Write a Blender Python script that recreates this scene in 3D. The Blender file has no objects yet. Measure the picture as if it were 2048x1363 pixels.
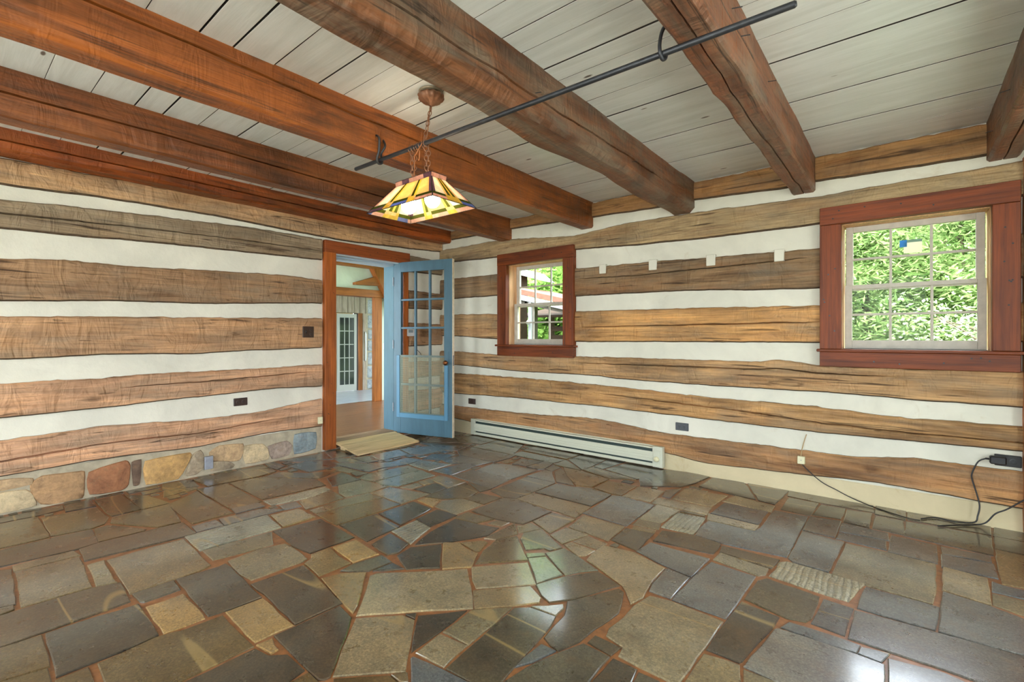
import bpy, bmesh, math, random
import numpy as np
from mathutils import Vector, Matrix, noise

# ------------------------------------------------------------------ camera, sky, exposure
scene = bpy.context.scene
COL = scene.collection
YAW = math.radians(39.343)
cam_data = bpy.data.cameras.new('camera')
cam_data.sensor_fit = 'HORIZONTAL'
cam_data.sensor_width = 36.0
cam_data.lens = 16.77
cam_data.shift_y = -0.00415
cam_data.clip_start = 0.05
cam_data.clip_end = 200
camera = bpy.data.objects.new('camera', cam_data)
COL.objects.link(camera)
camera.location = (0, 0, 1.19)
camera.rotation_euler = (math.radians(90), 0, YAW)
scene.camera = camera

world = bpy.data.worlds.new('sky')
scene.world = world
world.use_nodes = True
bg = world.node_tree.nodes['Background']
bg.inputs['Color'].default_value = (0.82, 0.91, 1.0, 1)
bg.inputs['Strength'].default_value = 12.5

sun_data = bpy.data.lights.new('sun', 'SUN')
sun_data.energy = 9.0
sun_data.angle = math.radians(3)
sun_data.color = (1.0, 0.95, 0.86)
sun = bpy.data.objects.new('sun', sun_data)
COL.objects.link(sun)
sun.rotation_euler = (math.radians(30), 0, math.radians(12))     # high, from behind the viewpoint: over the roof onto the trees

scene.view_settings.view_transform = 'Standard'
scene.view_settings.look = 'None'
scene.view_settings.gamma = 1.0
scene.view_settings.use_curve_mapping = False
scene.view_settings.exposure = 0.15
scene.cycles.max_bounces = 10
scene.cycles.diffuse_bounces = 5
scene.cycles.glossy_bounces = 4
scene.cycles.transparent_max_bounces = 16
scene.cycles.sample_clamp_indirect = 6.0
scene.cycles.caustics_reflective = False
scene.cycles.caustics_refractive = False

XL, XR = -4.68, 1.60       # left wall, right-hand wall
YB, YN = 4.25, -1.70       # window wall, wall behind the camera
ZC = 2.545                 # ceiling boards


def portal(loc, rot, sx, sy):
    """marks a wall opening for the sampling of the sky; it gives no light of its own"""
    ld = bpy.data.lights.new('sky_portal', 'AREA')
    ld.shape = 'RECTANGLE'; ld.size = sx; ld.size_y = sy
    ld.cycles.is_portal = True
    o = bpy.data.objects.new('sky_portal', ld); COL.objects.link(o)
    o.location = loc; o.rotation_euler = rot


# unseen openings added in the two walls behind the camera, sized for light: (along0, along1, z0, z1)
NEAR_OPENINGS = [(-4.0, -3.0, 0.12, 2.25), (-1.5, 0.3, 0.12, 2.25)]        # in the wall Y = YN
SIDE_OPENINGS = [(-1.2, 0.1, 0.12, 2.25), (1.7, 2.7, 0.12, 2.25)]         # in the wall X = XR
for a, b, c, d in NEAR_OPENINGS:
    portal(((a+b)/2, YN-0.15, (c+d)/2), (math.radians(90), 0, math.radians(180)), b-a, d-c)
for a, b, c, d in SIDE_OPENINGS:
    portal((XR+0.15, (a+b)/2, (c+d)/2), (math.radians(90), 0, math.radians(-90)), b-a, d-c)
for a, b in ((-3.529, -2.754), (-0.347, 0.430)):
    portal(((a+b)/2, YB+0.21, 1.555), (math.radians(90), 0, 0), b-a, 0.91)


# ------------------------------------------------------------------ helpers
def lin(c):
    """sRGB 0..255 to linear"""
    return tuple(((v/255)/12.92 if v/255 <= 0.04045 else ((v/255+0.055)/1.055)**2.4) for v in c)


def tag(o, label=None, cat=None, group=None, kind=None):
    if label: o['label'] = label
    if cat: o['category'] = cat
    if group: o['group'] = group
    if kind: o['kind'] = kind
    return o


def empty(name, loc=(0, 0, 0), rz=0.0):
    o = bpy.data.objects.new(name, None); COL.objects.link(o)
    o.location = loc; o.rotation_euler = (0, 0, rz); o.empty_display_size = 0.1
    return o


class MB:
    def __init__(self):
        self.v = []; self.f = []

    def add(self, vs, fs):
        n = len(self.v)
        self.v += [tuple(p) for p in vs]
        self.f += [tuple(i+n for i in f) for f in fs]
        return self

    def box(self, a, b, bev=0.0):
        (x0, y0, z0), (x1, y1, z1) = [tuple(min(p, q) for p, q in zip(a, b)), tuple(max(p, q) for p, q in zip(a, b))]
        if bev <= 0:
            vs = [(x0, y0, z0), (x1, y0, z0), (x1, y1, z0), (x0, y1, z0), (x0, y0, z1), (x1, y0, z1), (x1, y1, z1), (x0, y1, z1)]
            return self.add(vs, [(0, 3, 2, 1), (4, 5, 6, 7), (0, 1, 5, 4), (1, 2, 6, 5), (2, 3, 7, 6), (3, 0, 4, 7)])
        bm = bmesh.new()
        bmesh.ops.create_cube(bm, size=1)
        for v in bm.verts:
            v.co = ((x0+x1)/2+v.co.x*(x1-x0), (y0+y1)/2+v.co.y*(y1-y0), (z0+z1)/2+v.co.z*(z1-z0))
        b_ = min(bev, 0.45*min(x1-x0, y1-y0, z1-z0))
        bmesh.ops.bevel(bm, geom=list(bm.edges), offset=b_, segments=1, affect='EDGES')
        bm.verts.index_update()
        self.add([v.co for v in bm.verts], [[v.index for v in f.verts] for f in bm.faces])
        bm.free()
        return self

    def prism(self, poly, axis, a, b):
        """poly of 2-D points extruded along axis ('x','y','z') from a to b"""
        def P(p, t):
            return {'x': (t, p[0], p[1]), 'y': (p[0], t, p[1]), 'z': (p[0], p[1], t)}[axis]
        n = len(poly)
        vs = [P(p, a) for p in poly]+[P(p, b) for p in poly]
        fs = [tuple(range(n-1, -1, -1)), tuple(range(n, 2*n))]+[(i, (i+1) % n, n+(i+1) % n, n+i) for i in range(n)]
        return self.add(vs, fs)

    def loft(self, rings, closed=True, caps=True):
        n = len(rings[0]); vs = [p for r in rings for p in r]; fs = []
        for k in range(len(rings)-1):
            for i in range(n if closed else n-1):
                j = (i+1) % n
                fs.append((k*n+i, k*n+j, (k+1)*n+j, (k+1)*n+i))
        if caps:
            fs.append(tuple(range(n-1, -1, -1))); m = (len(rings)-1)*n
            fs.append(tuple(range(m, m+n)))
        return self.add(vs, fs)

    def tube(self, pts, r, seg=8, caps=True):
        pts = [Vector(p) for p in pts]; rings = []
        up = Vector((0, 0, 1)); prev = None
        for i, p in enumerate(pts):
            d = (pts[min(i+1, len(pts)-1)]-pts[max(i-1, 0)]).normalized()
            if prev is None:
                s = d.cross(up)
                if s.length < 1e-3: s = d.cross(Vector((1, 0, 0)))
            else:
                s = prev-d*prev.dot(d)
            s.normalize(); prev = s; t = d.cross(s)
            rr = r[i] if isinstance(r, (list, tuple)) else r
            rings.append([p+(s*math.cos(2*math.pi*k/seg)+t*math.sin(2*math.pi*k/seg))*rr for k in range(seg)])
        return self.loft(rings, True, caps)

    def lathe(self, prof, c, axis='z', seg=20):
        rings = []
        for r, h in prof:
            ring = []
            for k in range(seg):
                a = 2*math.pi*k/seg; u, w = max(r, 1e-4)*math.cos(a), max(r, 1e-4)*math.sin(a)
                ring.append({'z': (c[0]+u, c[1]+w, c[2]+h), 'x': (c[0]+h, c[1]+u, c[2]+w), 'y': (c[0]+w, c[1]+h, c[2]+u)}[axis])
            rings.append(ring)
        return self.loft(rings)

    def sphere(self, c, r, seg=14, rings=9, sz=1.0):
        prof = [(r*math.sin(math.pi*i/rings), -r*sz*math.cos(math.pi*i/rings)) for i in range(rings+1)]
        return self.lathe(prof, c, 'z', seg)

    def torus(self, M, R, r, ru=1.0, seg=14, sub=6, stretch=1.6):
        rings = []
        for k in range(seg):
            a = 2*math.pi*k/seg; ring = []
            for i in range(sub):
                b = 2*math.pi*i/sub; q = R+r*math.cos(b)
                ring.append(M @ Vector((q*math.cos(a), r*math.sin(b), q*math.sin(a)*stretch)))
            rings.append(ring)
        rings.append(rings[0])
        n = sub; vs = [p for r_ in rings[:-1] for p in r_]; fs = []
        for k in range(seg):
            k2 = (k+1) % seg
            for i in range(n): fs.append((k*n+i, k*n+(i+1) % n, k2*n+(i+1) % n, k2*n+i))
        return self.add(vs, fs)

    def mesh(self, name, smooth=False):
        me = bpy.data.meshes.new(name)
        me.from_pydata([tuple(p) for p in self.v], [], self.f)
        bm = bmesh.new(); bm.from_mesh(me)
        bmesh.ops.recalc_face_normals(bm, faces=bm.faces)
        bm.to_mesh(me); bm.free()
        if smooth:
            me.polygons.foreach_set('use_smooth', [True]*len(me.polygons))
            if smooth != True: me.set_sharp_from_angle(angle=math.radians(smooth))
        return me

    def build(self, name, mat, parent=None, smooth=False, tint=None, edge=None):
        """edge = (material, test on the face index) gives some faces a second material"""
        o = bpy.data.objects.new(name, self.mesh(name, smooth)); COL.objects.link(o)
        if mat is not None: o.data.materials.append(mat)
        if edge is not None:
            o.data.materials.append(edge[0])
            for p in o.data.polygons:
                if edge[1](p.index): p.material_index = 1
        if parent is not None: o.parent = parent
        if tint is not None: o.color = (*lin(tint), 1)
        return o


def lerp_line(pl, s):
    if s <= pl[0][0]: return pl[0][1]
    for (a, u), (b, w) in zip(pl, pl[1:]):
        if s <= b:
            k = (s-a)/max(b-a, 1e-6); k = k*k*(3-2*k)*0.5+k*0.5
            return u+(w-u)*k
    return pl[-1][1]


def nz(*p):
    return noise.noise(Vector(p))


# ------------------------------------------------------------------ materials
def new_mat(name):
    m = bpy.data.materials.new(name); m.use_nodes = True
    nt = m.node_tree
    return m, nt, nt.nodes['Principled BSDF'], nt.nodes['Material Output']


def N(nt, t, **kw):
    n = nt.nodes.new(t)
    for k, v in kw.items(): setattr(n, k, v)
    return n


def ramp(nt, fac, stops):
    r = N(nt, 'ShaderNodeValToRGB'); el = r.color_ramp.elements
    while len(el) < len(stops): el.new(0.5)
    for e, (p, c) in zip(el, stops):
        e.position = p; e.color = (*c, 1) if len(c) == 3 else c
    nt.links.new(fac, r.inputs['Fac'])
    return r.outputs['Color']


def mix(nt, fac, a, b, mode='MIX'):
    m = N(nt, 'ShaderNodeMix', data_type='RGBA', blend_type=mode)
    for sock, v in ((m.inputs['Factor'], fac), (m.inputs['A'], a), (m.inputs['B'], b)):
        if hasattr(v, 'is_output'): nt.links.new(v, sock)
        elif isinstance(v, (int, float)): sock.default_value = v
        else: sock.default_value = (*v, 1)
    return m.outputs['Result']


def coords(nt, scale=(1, 1, 1), rand=True):
    tc = N(nt, 'ShaderNodeTexCoord'); v = tc.outputs['Object']
    if rand:
        oi = N(nt, 'ShaderNodeObjectInfo'); mu = N(nt, 'ShaderNodeMath', operation='MULTIPLY'); mu.inputs[1].default_value = 61.0
        nt.links.new(oi.outputs['Random'], mu.inputs[0])
        ad = N(nt, 'ShaderNodeVectorMath', operation='ADD'); nt.links.new(v, ad.inputs[0]); nt.links.new(mu.outputs[0], ad.inputs[1]); v = ad.outputs[0]
    mp = N(nt, 'ShaderNodeMapping'); mp.inputs['Scale'].default_value = scale
    nt.links.new(v, mp.inputs['Vector'])
    return mp.outputs['Vector']


def noise_tex(nt, vec, scale, detail=4, rough=0.6, dist=0.0):
    n = N(nt, 'ShaderNodeTexNoise'); n.inputs['Scale'].default_value = scale; n.inputs['Detail'].default_value = detail
    n.inputs['Roughness'].default_value = rough; n.inputs['Distortion'].default_value = dist
    nt.links.new(vec, n.inputs['Vector'])
    return n.outputs['Fac']


def bump(nt, bsdf, h, strength, dist=0.01):
    b = N(nt, 'ShaderNodeBump'); b.inputs['Strength'].default_value = strength; b.inputs['Distance'].default_value = dist
    nt.links.new(h, b.inputs['Height'])
    if bsdf.inputs['Normal'].is_linked:
        nt.links.new(bsdf.inputs['Normal'].links[0].from_socket, b.inputs['Normal'])
    nt.links.new(b.outputs['Normal'], bsdf.inputs['Normal'])


def axis_scale(axis, along, across):
    return tuple(along if a == axis else across for a in 'xyz')


def wood(name, axis, rough=0.7, tint=None, contrast=1.0, hewn=0.0, bumpy=0.35, grey=0.0, spec=0.3, red=0.0, knots=0.6, checks=0.5, dark=0.0):
    """planed or hewn timber; the grain runs along axis; the tint comes from the object's colour when tint is None"""
    m, nt, b, out = new_mat(name)
    g = noise_tex(nt, coords(nt, axis_scale(axis, 0.55, 9)), 2.2, 8, 0.62, 0.9)       # figure
    fi = noise_tex(nt, coords(nt, axis_scale(axis, 2.5, 110)), 1.0, 4, 0.7)            # fibres
    pa = noise_tex(nt, coords(nt, axis_scale(axis, 0.8, 2.2)), 1.3, 4, 0.6, 0.4)       # broad stains
    lo, hi = 1-0.52*contrast, 1+0.30*contrast
    c1 = ramp(nt, g, [(0.28, (lo*0.92, lo*0.84, lo*0.74)), (0.5, (1, 1, 1)), (0.72, (hi, hi*0.99, hi*0.93))])
    c2 = ramp(nt, fi, [(0.32, (0.55, 0.53, 0.50)), (0.52, (1, 1, 1)), (0.72, (1.25, 1.25, 1.25))])
    c = mix(nt, 0.75, c1, c2, 'MULTIPLY')
    st = ramp(nt, pa, [(0.30, (0.60, 0.55, 0.50)), (0.48, (0.95, 0.95, 0.95)), (0.68, (1.15, 1.08, 0.98))])
    c = mix(nt, 0.8, c, st, 'MULTIPLY')
    if tint is None:
        oi = N(nt, 'ShaderNodeObjectInfo'); tc = oi.outputs['Color']
    else:
        tc = lin(tint)
    c = mix(nt, 1.0, c, tc, 'MULTIPLY')
    if grey > 0:
        gp = noise_tex(nt, coords(nt, axis_scale(axis, 1.1, 5)), 1.5, 5, 0.65, 0.5)
        gf = ramp(nt, gp, [(0.45, (0, 0, 0)), (0.68, (grey, grey, grey))])
        c = mix(nt, gf, c, lin((128, 120, 104)))
    if dark > 0:
        gp = noise_tex(nt, coords(nt, axis_scale(axis, 0.9, 3.0)), 1.4, 5, 0.65, 0.6)
        gf = ramp(nt, gp, [(0.46, (0, 0, 0)), (0.66, (dark, dark, dark))])
        c = mix(nt, gf, c, lin((62, 36, 20)))
    if red > 0:
        gp = noise_tex(nt, coords(nt, axis_scale(axis, 0.7, 4)), 1.9, 4, 0.6, 0.3)
        gf = ramp(nt, gp, [(0.5, (0, 0, 0)), (0.7, (red, red, red))])
        c = mix(nt, gf, c, lin((176, 104, 48)))
    if checks > 0:    # fine drying checks: thin dark slits along the grain
        ck = noise_tex(nt, coords(nt, axis_scale(axis, 0.9, 26)), 1.0, 2, 0.5, 0.2)
        cf = ramp(nt, ck, [(0.655, (0, 0, 0)), (0.69, (checks, checks, checks)), (0.70, (checks, checks, checks)), (0.73, (0, 0, 0))])
        c = mix(nt, cf, c, lin((48, 32, 20)))
    if hewn > 0.4:    # broad-axe scores slanting across the grain
        tcv = coords(nt); rt = N(nt, 'ShaderNodeMapping'); rt.inputs['Rotation'].default_value = (0.95, 0.95, 0.0) if axis == 'y' else (0.0, 0.95, 0.0)
        rt.inputs['Scale'].default_value = (1.6, 3.0, 22) if axis == 'y' else (1.8, 3.0, 24)
        nt.links.new(tcv, rt.inputs['Vector'])
        sn = noise_tex(nt, rt.outputs['Vector'], 1.0, 2, 0.5)
        sf = ramp(nt, sn, [(0.668, (0, 0, 0)), (0.685, (0.65, 0.65, 0.65)), (0.70, (0.65, 0.65, 0.65)), (0.72, (0, 0, 0))])
        c = mix(nt, sf, c, lin((88, 64, 42)))
    if knots > 0:
        vo = N(nt, 'ShaderNodeTexVoronoi'); vo.inputs['Scale'].default_value = 1.0
        nt.links.new(coords(nt, axis_scale(axis, 1.3, 3.2)), vo.inputs['Vector'])
        kf = ramp(nt, vo.outputs['Distance'], [(0.03, (knots, knots, knots)), (0.10, (0, 0, 0))])
        c = mix(nt, kf, c, lin((56, 34, 20)))
    nt.links.new(c, b.inputs['Base Color'])
    b.inputs['Roughness'].default_value = rough
    b.inputs['Specular IOR Level'].default_value = spec
    bump(nt, b, fi, bumpy, 0.004)
    bump(nt, b, g, bumpy*1.4, 0.012)
    if hewn > 0:
        hw = noise_tex(nt, coords(nt, axis_scale(axis, 5.5, 2.0)), 1.5, 3, 0.55, 1.2)
        bump(nt, b, hw, hewn, 0.05)
    return m


def plain(name, col, rough=0.5, metal=0.0, spec=0.5, var=0.0, scale=20, bmp=0.0, tint=False):
    m, nt, b, out = new_mat(name)
    base = lin(col)
    if var > 0 or bmp > 0 or tint:
        n = noise_tex(nt, coords(nt), scale, 5, 0.6)
        c = ramp(nt, n, [(0.3, tuple(v*(1-var) for v in base)), (0.7, tuple(min(1, v*(1+var)) for v in base))])
        if tint:
            oi = N(nt, 'ShaderNodeObjectInfo')
            c = mix(nt, 1.0, c, oi.outputs['Color'], 'MULTIPLY')
        nt.links.new(c, b.inputs['Base Color'])
        if bmp > 0: bump(nt, b, n, bmp, 0.01)
    else:
        b.inputs['Base Color'].default_value = (*base, 1)
    b.inputs['Roughness'].default_value = rough
    b.inputs['Metallic'].default_value = metal
    b.inputs['Specular IOR Level'].default_value = spec
    return m


def plaster_mat(name, col, stain=0.35):
    m, nt, b, out = new_mat(name)
    v = coords(nt, rand=False)
    n1 = noise_tex(nt, v, 2.2, 6, 0.6, 0.5); n2 = noise_tex(nt, v, 22, 5, 0.65); n3 = noise_tex(nt, v, 5.5, 6, 0.7, 1.0)
    base = lin(col)
    c = ramp(nt, n1, [(0.3, tuple(x*0.86 for x in base)), (0.7, tuple(min(1, x*1.08) for x in base))])
    c = mix(nt, ramp(nt, n3, [(0.60, (0, 0, 0)), (0.80, (stain, stain, stain))]), c, lin((176, 150, 104)))
    nt.links.new(c, b.inputs['Base Color'])
    b.inputs['Roughness'].default_value = 0.85; b.inputs['Specular IOR Level'].default_value = 0.2
    bump(nt, b, n2, 0.25, 0.008); bump(nt, b, n1, 0.35, 0.02)
    return m


def slate_mat(name, striped=False):
    m, nt, b, out = new_mat(name)
    v = coords(nt)
    n1 = noise_tex(nt, v, 3.2, 8, 0.68, 0.5); n2 = noise_tex(nt, v, 110, 4, 0.75); n3 = noise_tex(nt, v, 11, 6, 0.7)
    oi = N(nt, 'ShaderNodeObjectInfo')
    c = ramp(nt, n1, [(0.30, (0.52, 0.53, 0.54)), (0.5, (1, 1, 1)), (0.70, (1.42, 1.36, 1.2))])
    c = mix(nt, 0.55, c, ramp(nt, n2, [(0.34, (0.35, 0.35, 0.35)), (0.5, (1, 1, 1)), (0.68, (2.3, 2.3, 2.3))]), 'MULTIPLY')
    c = mix(nt, 1.0, c, oi.outputs['Color'], 'MULTIPLY')
    ru = ramp(nt, n3, [(0.52, (0, 0, 0)), (0.78, (0.45, 0.45, 0.45))])
    c = mix(nt, ru, c, lin((112, 84, 48)))
    if striped:
        w = N(nt, 'ShaderNodeTexWave', wave_type='BANDS', bands_direction='X'); w.inputs['Scale'].default_value = 11
        w.inputs['Distortion'].default_value = 3.5; w.inputs['Detail'].default_value = 3
        nt.links.new(v, w.inputs['Vector'])
        c = mix(nt, ramp(nt, w.outputs['Fac'], [(0.05, (0.5, 0.5, 0.5)), (0.22, (0, 0, 0))]), c, lin((58, 58, 48)))
        bump(nt, b, w.outputs['Fac'], 0.25, 0.01)
    # a few straight pale veins
    wv = N(nt, 'ShaderNodeTexNoise'); wv.inputs['Scale'].default_value = 1.0; wv.inputs['Detail'].default_value = 1.5; wv.inputs['Roughness'].default_value = 0.35
    nt.links.new(coords(nt, (0.35, 2.6, 1)), wv.inputs['Vector'])
    c = mix(nt, ramp(nt, wv.outputs['Fac'], [(0.640, (0, 0, 0)), (0.645, (0.6, 0.6, 0.6)), (0.650, (0.6, 0.6, 0.6)), (0.656, (0, 0, 0))]), c, lin((158, 134, 84)))
    nt.links.new(c, b.inputs['Base Color'])
    r = ramp(nt, n3, [(0.3, (0.24, 0.24, 0.24)), (0.7, (0.36, 0.36, 0.36))])
    nt.links.new(r, b.inputs['Roughness'])
    b.inputs['IOR'].default_value = 1.45
    b.inputs['Coat Weight'].default_value = 0.85; b.inputs['Coat Roughness'].default_value = 0.14; b.inputs['Coat IOR'].default_value = 1.62
    bump(nt, b, n1, 0.12, 0.010); bump(nt, b, n2, 0.04, 0.002)
    return m


def glass_mat(name, tint=(1, 1, 1), ior=1.12):
    m, nt, b, out = new_mat(name); nt.nodes.remove(b)
    t = N(nt, 'ShaderNodeBsdfTransparent'); t.inputs['Color'].default_value = (*tint, 1)
    g = N(nt, 'ShaderNodeBsdfGlossy'); g.inputs['Roughness'].default_value = 0.02
    f = N(nt, 'ShaderNodeFresnel'); f.inputs['IOR'].default_value = ior
    mx = N(nt, 'ShaderNodeMixShader')
    nt.links.new(f.outputs[0], mx.inputs[0]); nt.links.new(t.outputs[0], mx.inputs[1]); nt.links.new(g.outputs[0], mx.inputs[2])
    nt.links.new(mx.outputs[0], out.inputs['Surface'])
    return m


def stained_mat(name):
    m, nt, b, out = new_mat(name); nt.nodes.remove(b)
    oi = N(nt, 'ShaderNodeObjectInfo')
    n = noise_tex(nt, coords(nt, (1, 1, 1)), 9, 5, 0.6, 1.5)
    c = mix(nt, 0.7, oi.outputs['Color'], ramp(nt, n, [(0.3, (0.55, 0.5, 0.5)), (0.65, (1.1, 1.1, 1.1))]), 'MULTIPLY')
    tr = N(nt, 'ShaderNodeBsdfTranslucent'); di = N(nt, 'ShaderNodeBsdfDiffuse'); gl = N(nt, 'ShaderNodeBsdfGlossy'); gl.inputs['Roughness'].default_value = 0.15
    for s in (tr, di): nt.links.new(c, s.inputs['Color'])
    m1 = N(nt, 'ShaderNodeMixShader'); m1.inputs[0].default_value = 0.35
    nt.links.new(tr.outputs[0], m1.inputs[1]); nt.links.new(di.outputs[0], m1.inputs[2])
    m2 = N(nt, 'ShaderNodeMixShader'); m2.inputs[0].default_value = 0.06
    nt.links.new(m1.outputs[0], m2.inputs[1]); nt.links.new(gl.outputs[0], m2.inputs[2])
    nt.links.new(m2.outputs[0], out.inputs['Surface'])
    return m


def leaf_mat(name, dark, light, trans=0.45):
    m, nt, b, out = new_mat(name); nt.nodes.remove(b)
    ge = N(nt, 'ShaderNodeNewGeometry')
    c = ramp(nt, ge.outputs['Random Per Island'], [(0.0, lin(dark)), (1.0, lin(light))])
    di = N(nt, 'ShaderNodeBsdfDiffuse'); tr = N(nt, 'ShaderNodeBsdfTranslucent')
    nt.links.new(c, di.inputs['Color']); nt.links.new(c, tr.inputs['Color'])
    mx = N(nt, 'ShaderNodeMixShader'); mx.inputs[0].default_value = trans
    nt.links.new(di.outputs[0], mx.inputs[1]); nt.links.new(tr.outputs[0], mx.inputs[2])
    nt.links.new(mx.outputs[0], out.inputs['Surface'])
    return m


def emit_mat(name, col, s):
    m, nt, b, out = new_mat(name); nt.nodes.remove(b)
    e = N(nt, 'ShaderNodeEmission'); e.inputs['Color'].default_value = (*col, 1); e.inputs['Strength'].default_value = s
    nt.links.new(e.outputs[0], out.inputs['Surface'])
    return m


def ceiling_paint(name):
    m, nt, b, out = new_mat(name)
    v = coords(nt, (0.8, 7, 7))
    n1 = noise_tex(nt, v, 2.0, 6, 0.6, 0.6); n2 = noise_tex(nt, coords(nt, (2.0, 90, 90)), 1.0, 3, 0.6); n3 = noise_tex(nt, coords(nt, (3.5, 9, 9)), 1.6, 5, 0.6, 0.8)
    c = ramp(nt, n1, [(0.3, lin((214, 220, 216))), (0.6, lin((232, 238, 236)))])
    c = mix(nt, ramp(nt, n3, [(0.70, (0, 0, 0)), (0.82, (0.55, 0.55, 0.55))]), c, lin((176, 150, 96)))
    vo = N(nt, 'ShaderNodeTexVoronoi'); vo.inputs['Scale'].default_value = 1.0
    nt.links.new(coords(nt, (1.6, 4.5, 4.5)), vo.inputs['Vector'])
    c = mix(nt, ramp(nt, vo.outputs['Distance'], [(0.03, (0.9, 0.9, 0.9)), (0.05, (0, 0, 0))]), c, lin((70, 52, 36)))
    nt.links.new(c, b.inputs['Base Color'])
    b.inputs['Roughness'].default_value = 0.30; b.inputs['IOR'].default_value = 1.5
    bump(nt, b, n2, 0.12, 0.004); bump(nt, b, n1, 0.25, 0.008)
    return m


def distressed(name, col, under, amt=0.72):
    """old brush paint, worn through in spots"""
    m, nt, b, out = new_mat(name)
    v = coords(nt, (6, 6, 1.5))
    n1 = noise_tex(nt, v, 1.5, 6, 0.6); n2 = noise_tex(nt, coords(nt), 16, 6, 0.7)
    base = lin(col)
    c = ramp(nt, n1, [(0.3, tuple(x*0.82 for x in base)), (0.7, tuple(min(1, x*1.15) for x in base))])
    c = mix(nt, ramp(nt, n2, [(amt, (0, 0, 0)), (amt+0.03, (0.8, 0.8, 0.8))]), c, lin(under))
    nt.links.new(c, b.inputs['Base Color']); b.inputs['Roughness'].default_value = 0.45
    bump(nt, b, n2, 0.1, 0.004)
    return m


M = {}
M['plaster'] = plaster_mat('chinking_plaster', (222, 220, 204))
M['plaster_left'] = plaster_mat('chinking_plaster_left', (226, 222, 206), 0.12)
M['footing'] = plaster_mat('stained_footing_plaster', (210, 196, 160), 0.75)
M['mortar'] = plain('floor_mortar', (136, 90, 54), 0.35, var=0.35, scale=30, bmp=0.2)
M['stone_mortar'] = plain('masonry_mortar', (176, 164, 140), 0.9, var=0.2, scale=14, bmp=0.4)
M['log_y'] = wood('hewn_log_y', 'y', 0.75, contrast=0.8, hewn=0.5, grey=0.5, checks=0.8, dark=0.30)
M['log_contact_shade'] = plain('log_edge_shade', (84, 66, 46), 0.9, var=0.4, scale=30)  # contact shade along the log edges, put into the colour
M['log_x'] = wood('hewn_log_x', 'x', 0.75, contrast=0.95, hewn=0.6, grey=0.5, red=0.2, checks=0.8, dark=0.40)
M['beam'] = wood('old_beam', 'y', 0.42, contrast=1.25, hewn=0.35, spec=0.5, red=0.35, checks=0.6, dark=0.75)
M['beam_grey'] = wood('weathered_beam', 'y', 0.48, contrast=1.2, hewn=0.5, spec=0.45, grey=0.8, red=0.25, checks=0.9, dark=0.6)
M['casing_x'] = wood('stained_pine_x', 'x', 0.55, (122, 56, 14), contrast=1.1, spec=0.45, bumpy=0.2, knots=0.5, checks=0.3)
M['casing_z'] = wood('stained_pine_z', 'z', 0.55, (122, 56, 14), contrast=1.1, spec=0.45, bumpy=0.2, knots=0.5, checks=0.3)
M['casing_y'] = wood('stained_pine_y', 'y', 0.45, (150, 76, 34), contrast=0.7, spec=0.45, bumpy=0.2, knots=0.5, checks=0.2)
M['door_casing_z'] = wood('stained_door_casing_z', 'z', 0.5, (174, 94, 36), contrast=0.6, spec=0.4, bumpy=0.2, knots=0.3, checks=0.15)
M['light_wood'] = wood('pale_reveal_wood', 'z', 0.5, (222, 176, 130), contrast=0.4, knots=0.2, checks=0.0)
M['sash'] = plain('sash_paint', (188, 182, 168), 0.5, var=0.12, scale=18)
M['glass'] = glass_mat('window_glass')
M['flag'] = slate_mat('slate_flagstone')
M['flag_striped'] = slate_mat('slate_flagstone_striped', True)
M['rock'] = None
M['ceiling'] = ceiling_paint('ceiling_paint')
M['dark_void'] = plain('dark_gap', (40, 34, 28), 0.9)
M['iron'] = plain('black_iron', (58, 60, 64), 0.45, 0.6, var=0.2, scale=40)
M['blue'] = distressed('old_blue_paint', (66, 100, 116), (132, 130, 104))
M['blue_light'] = plain('light_blue_paint', (80, 128, 156), 0.45)
M['white_edge'] = plain('bare_white_edge', (214, 200, 176), 0.6, var=0.2, scale=30)
M['brass'] = plain('worn_brass', (120, 72, 40), 0.25, 0.9)
M['steel'] = plain('galvanised_steel', (150, 152, 158), 0.4, 0.9, var=0.15)
M['wire'] = plain('wire_cloth', (150, 152, 130), 0.5, 0.6)
M['heater'] = plain('heater_enamel', (202, 204, 184), 0.4)
M['black_plastic'] = plain('black_plastic', (24, 24, 26), 0.35)
M['brown_plastic'] = plain('brown_bakelite', (58, 40, 32), 0.3)
M['ivory'] = plain('ivory_plastic', (222, 216, 178), 0.4)
M['white_plastic'] = plain('white_plastic', (226, 228, 228), 0.4)
M['hall_floor'] = wood('hall_floorboards', 'y', 0.28, (116, 74, 44), contrast=0.9, spec=0.5, bumpy=0.15)
M['plywood'] = wood('plywood', 'y', 0.7, (214, 190, 146), contrast=0.45, knots=0.35, checks=0.0)
M['hall_plaster'] = plaster_mat('hall_plaster', (206, 218, 206), 0.05)
M['hall_wood'] = wood('hall_timber', 'z', 0.55, (150, 92, 44), contrast=0.7)
M['hall_wood_y'] = wood('hall_timber_y', 'y', 0.55, (150, 92, 44), contrast=0.7)
M['barn_board'] = wood('grey_barn_boards', 'z', 0.8, (176, 160, 144), contrast=0.7)
M['pine_panel'] = wood('knotty_pine', 'z', 0.6, (186, 152, 96), contrast=0.5, knots=0.95)
M['pale_floor'] = plain('pale_tile_floor', (176, 180, 190), 0.25, var=0.08, scale=4)
M['white_paint'] = plain('white_paint', (168, 168, 158), 0.45)


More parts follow.
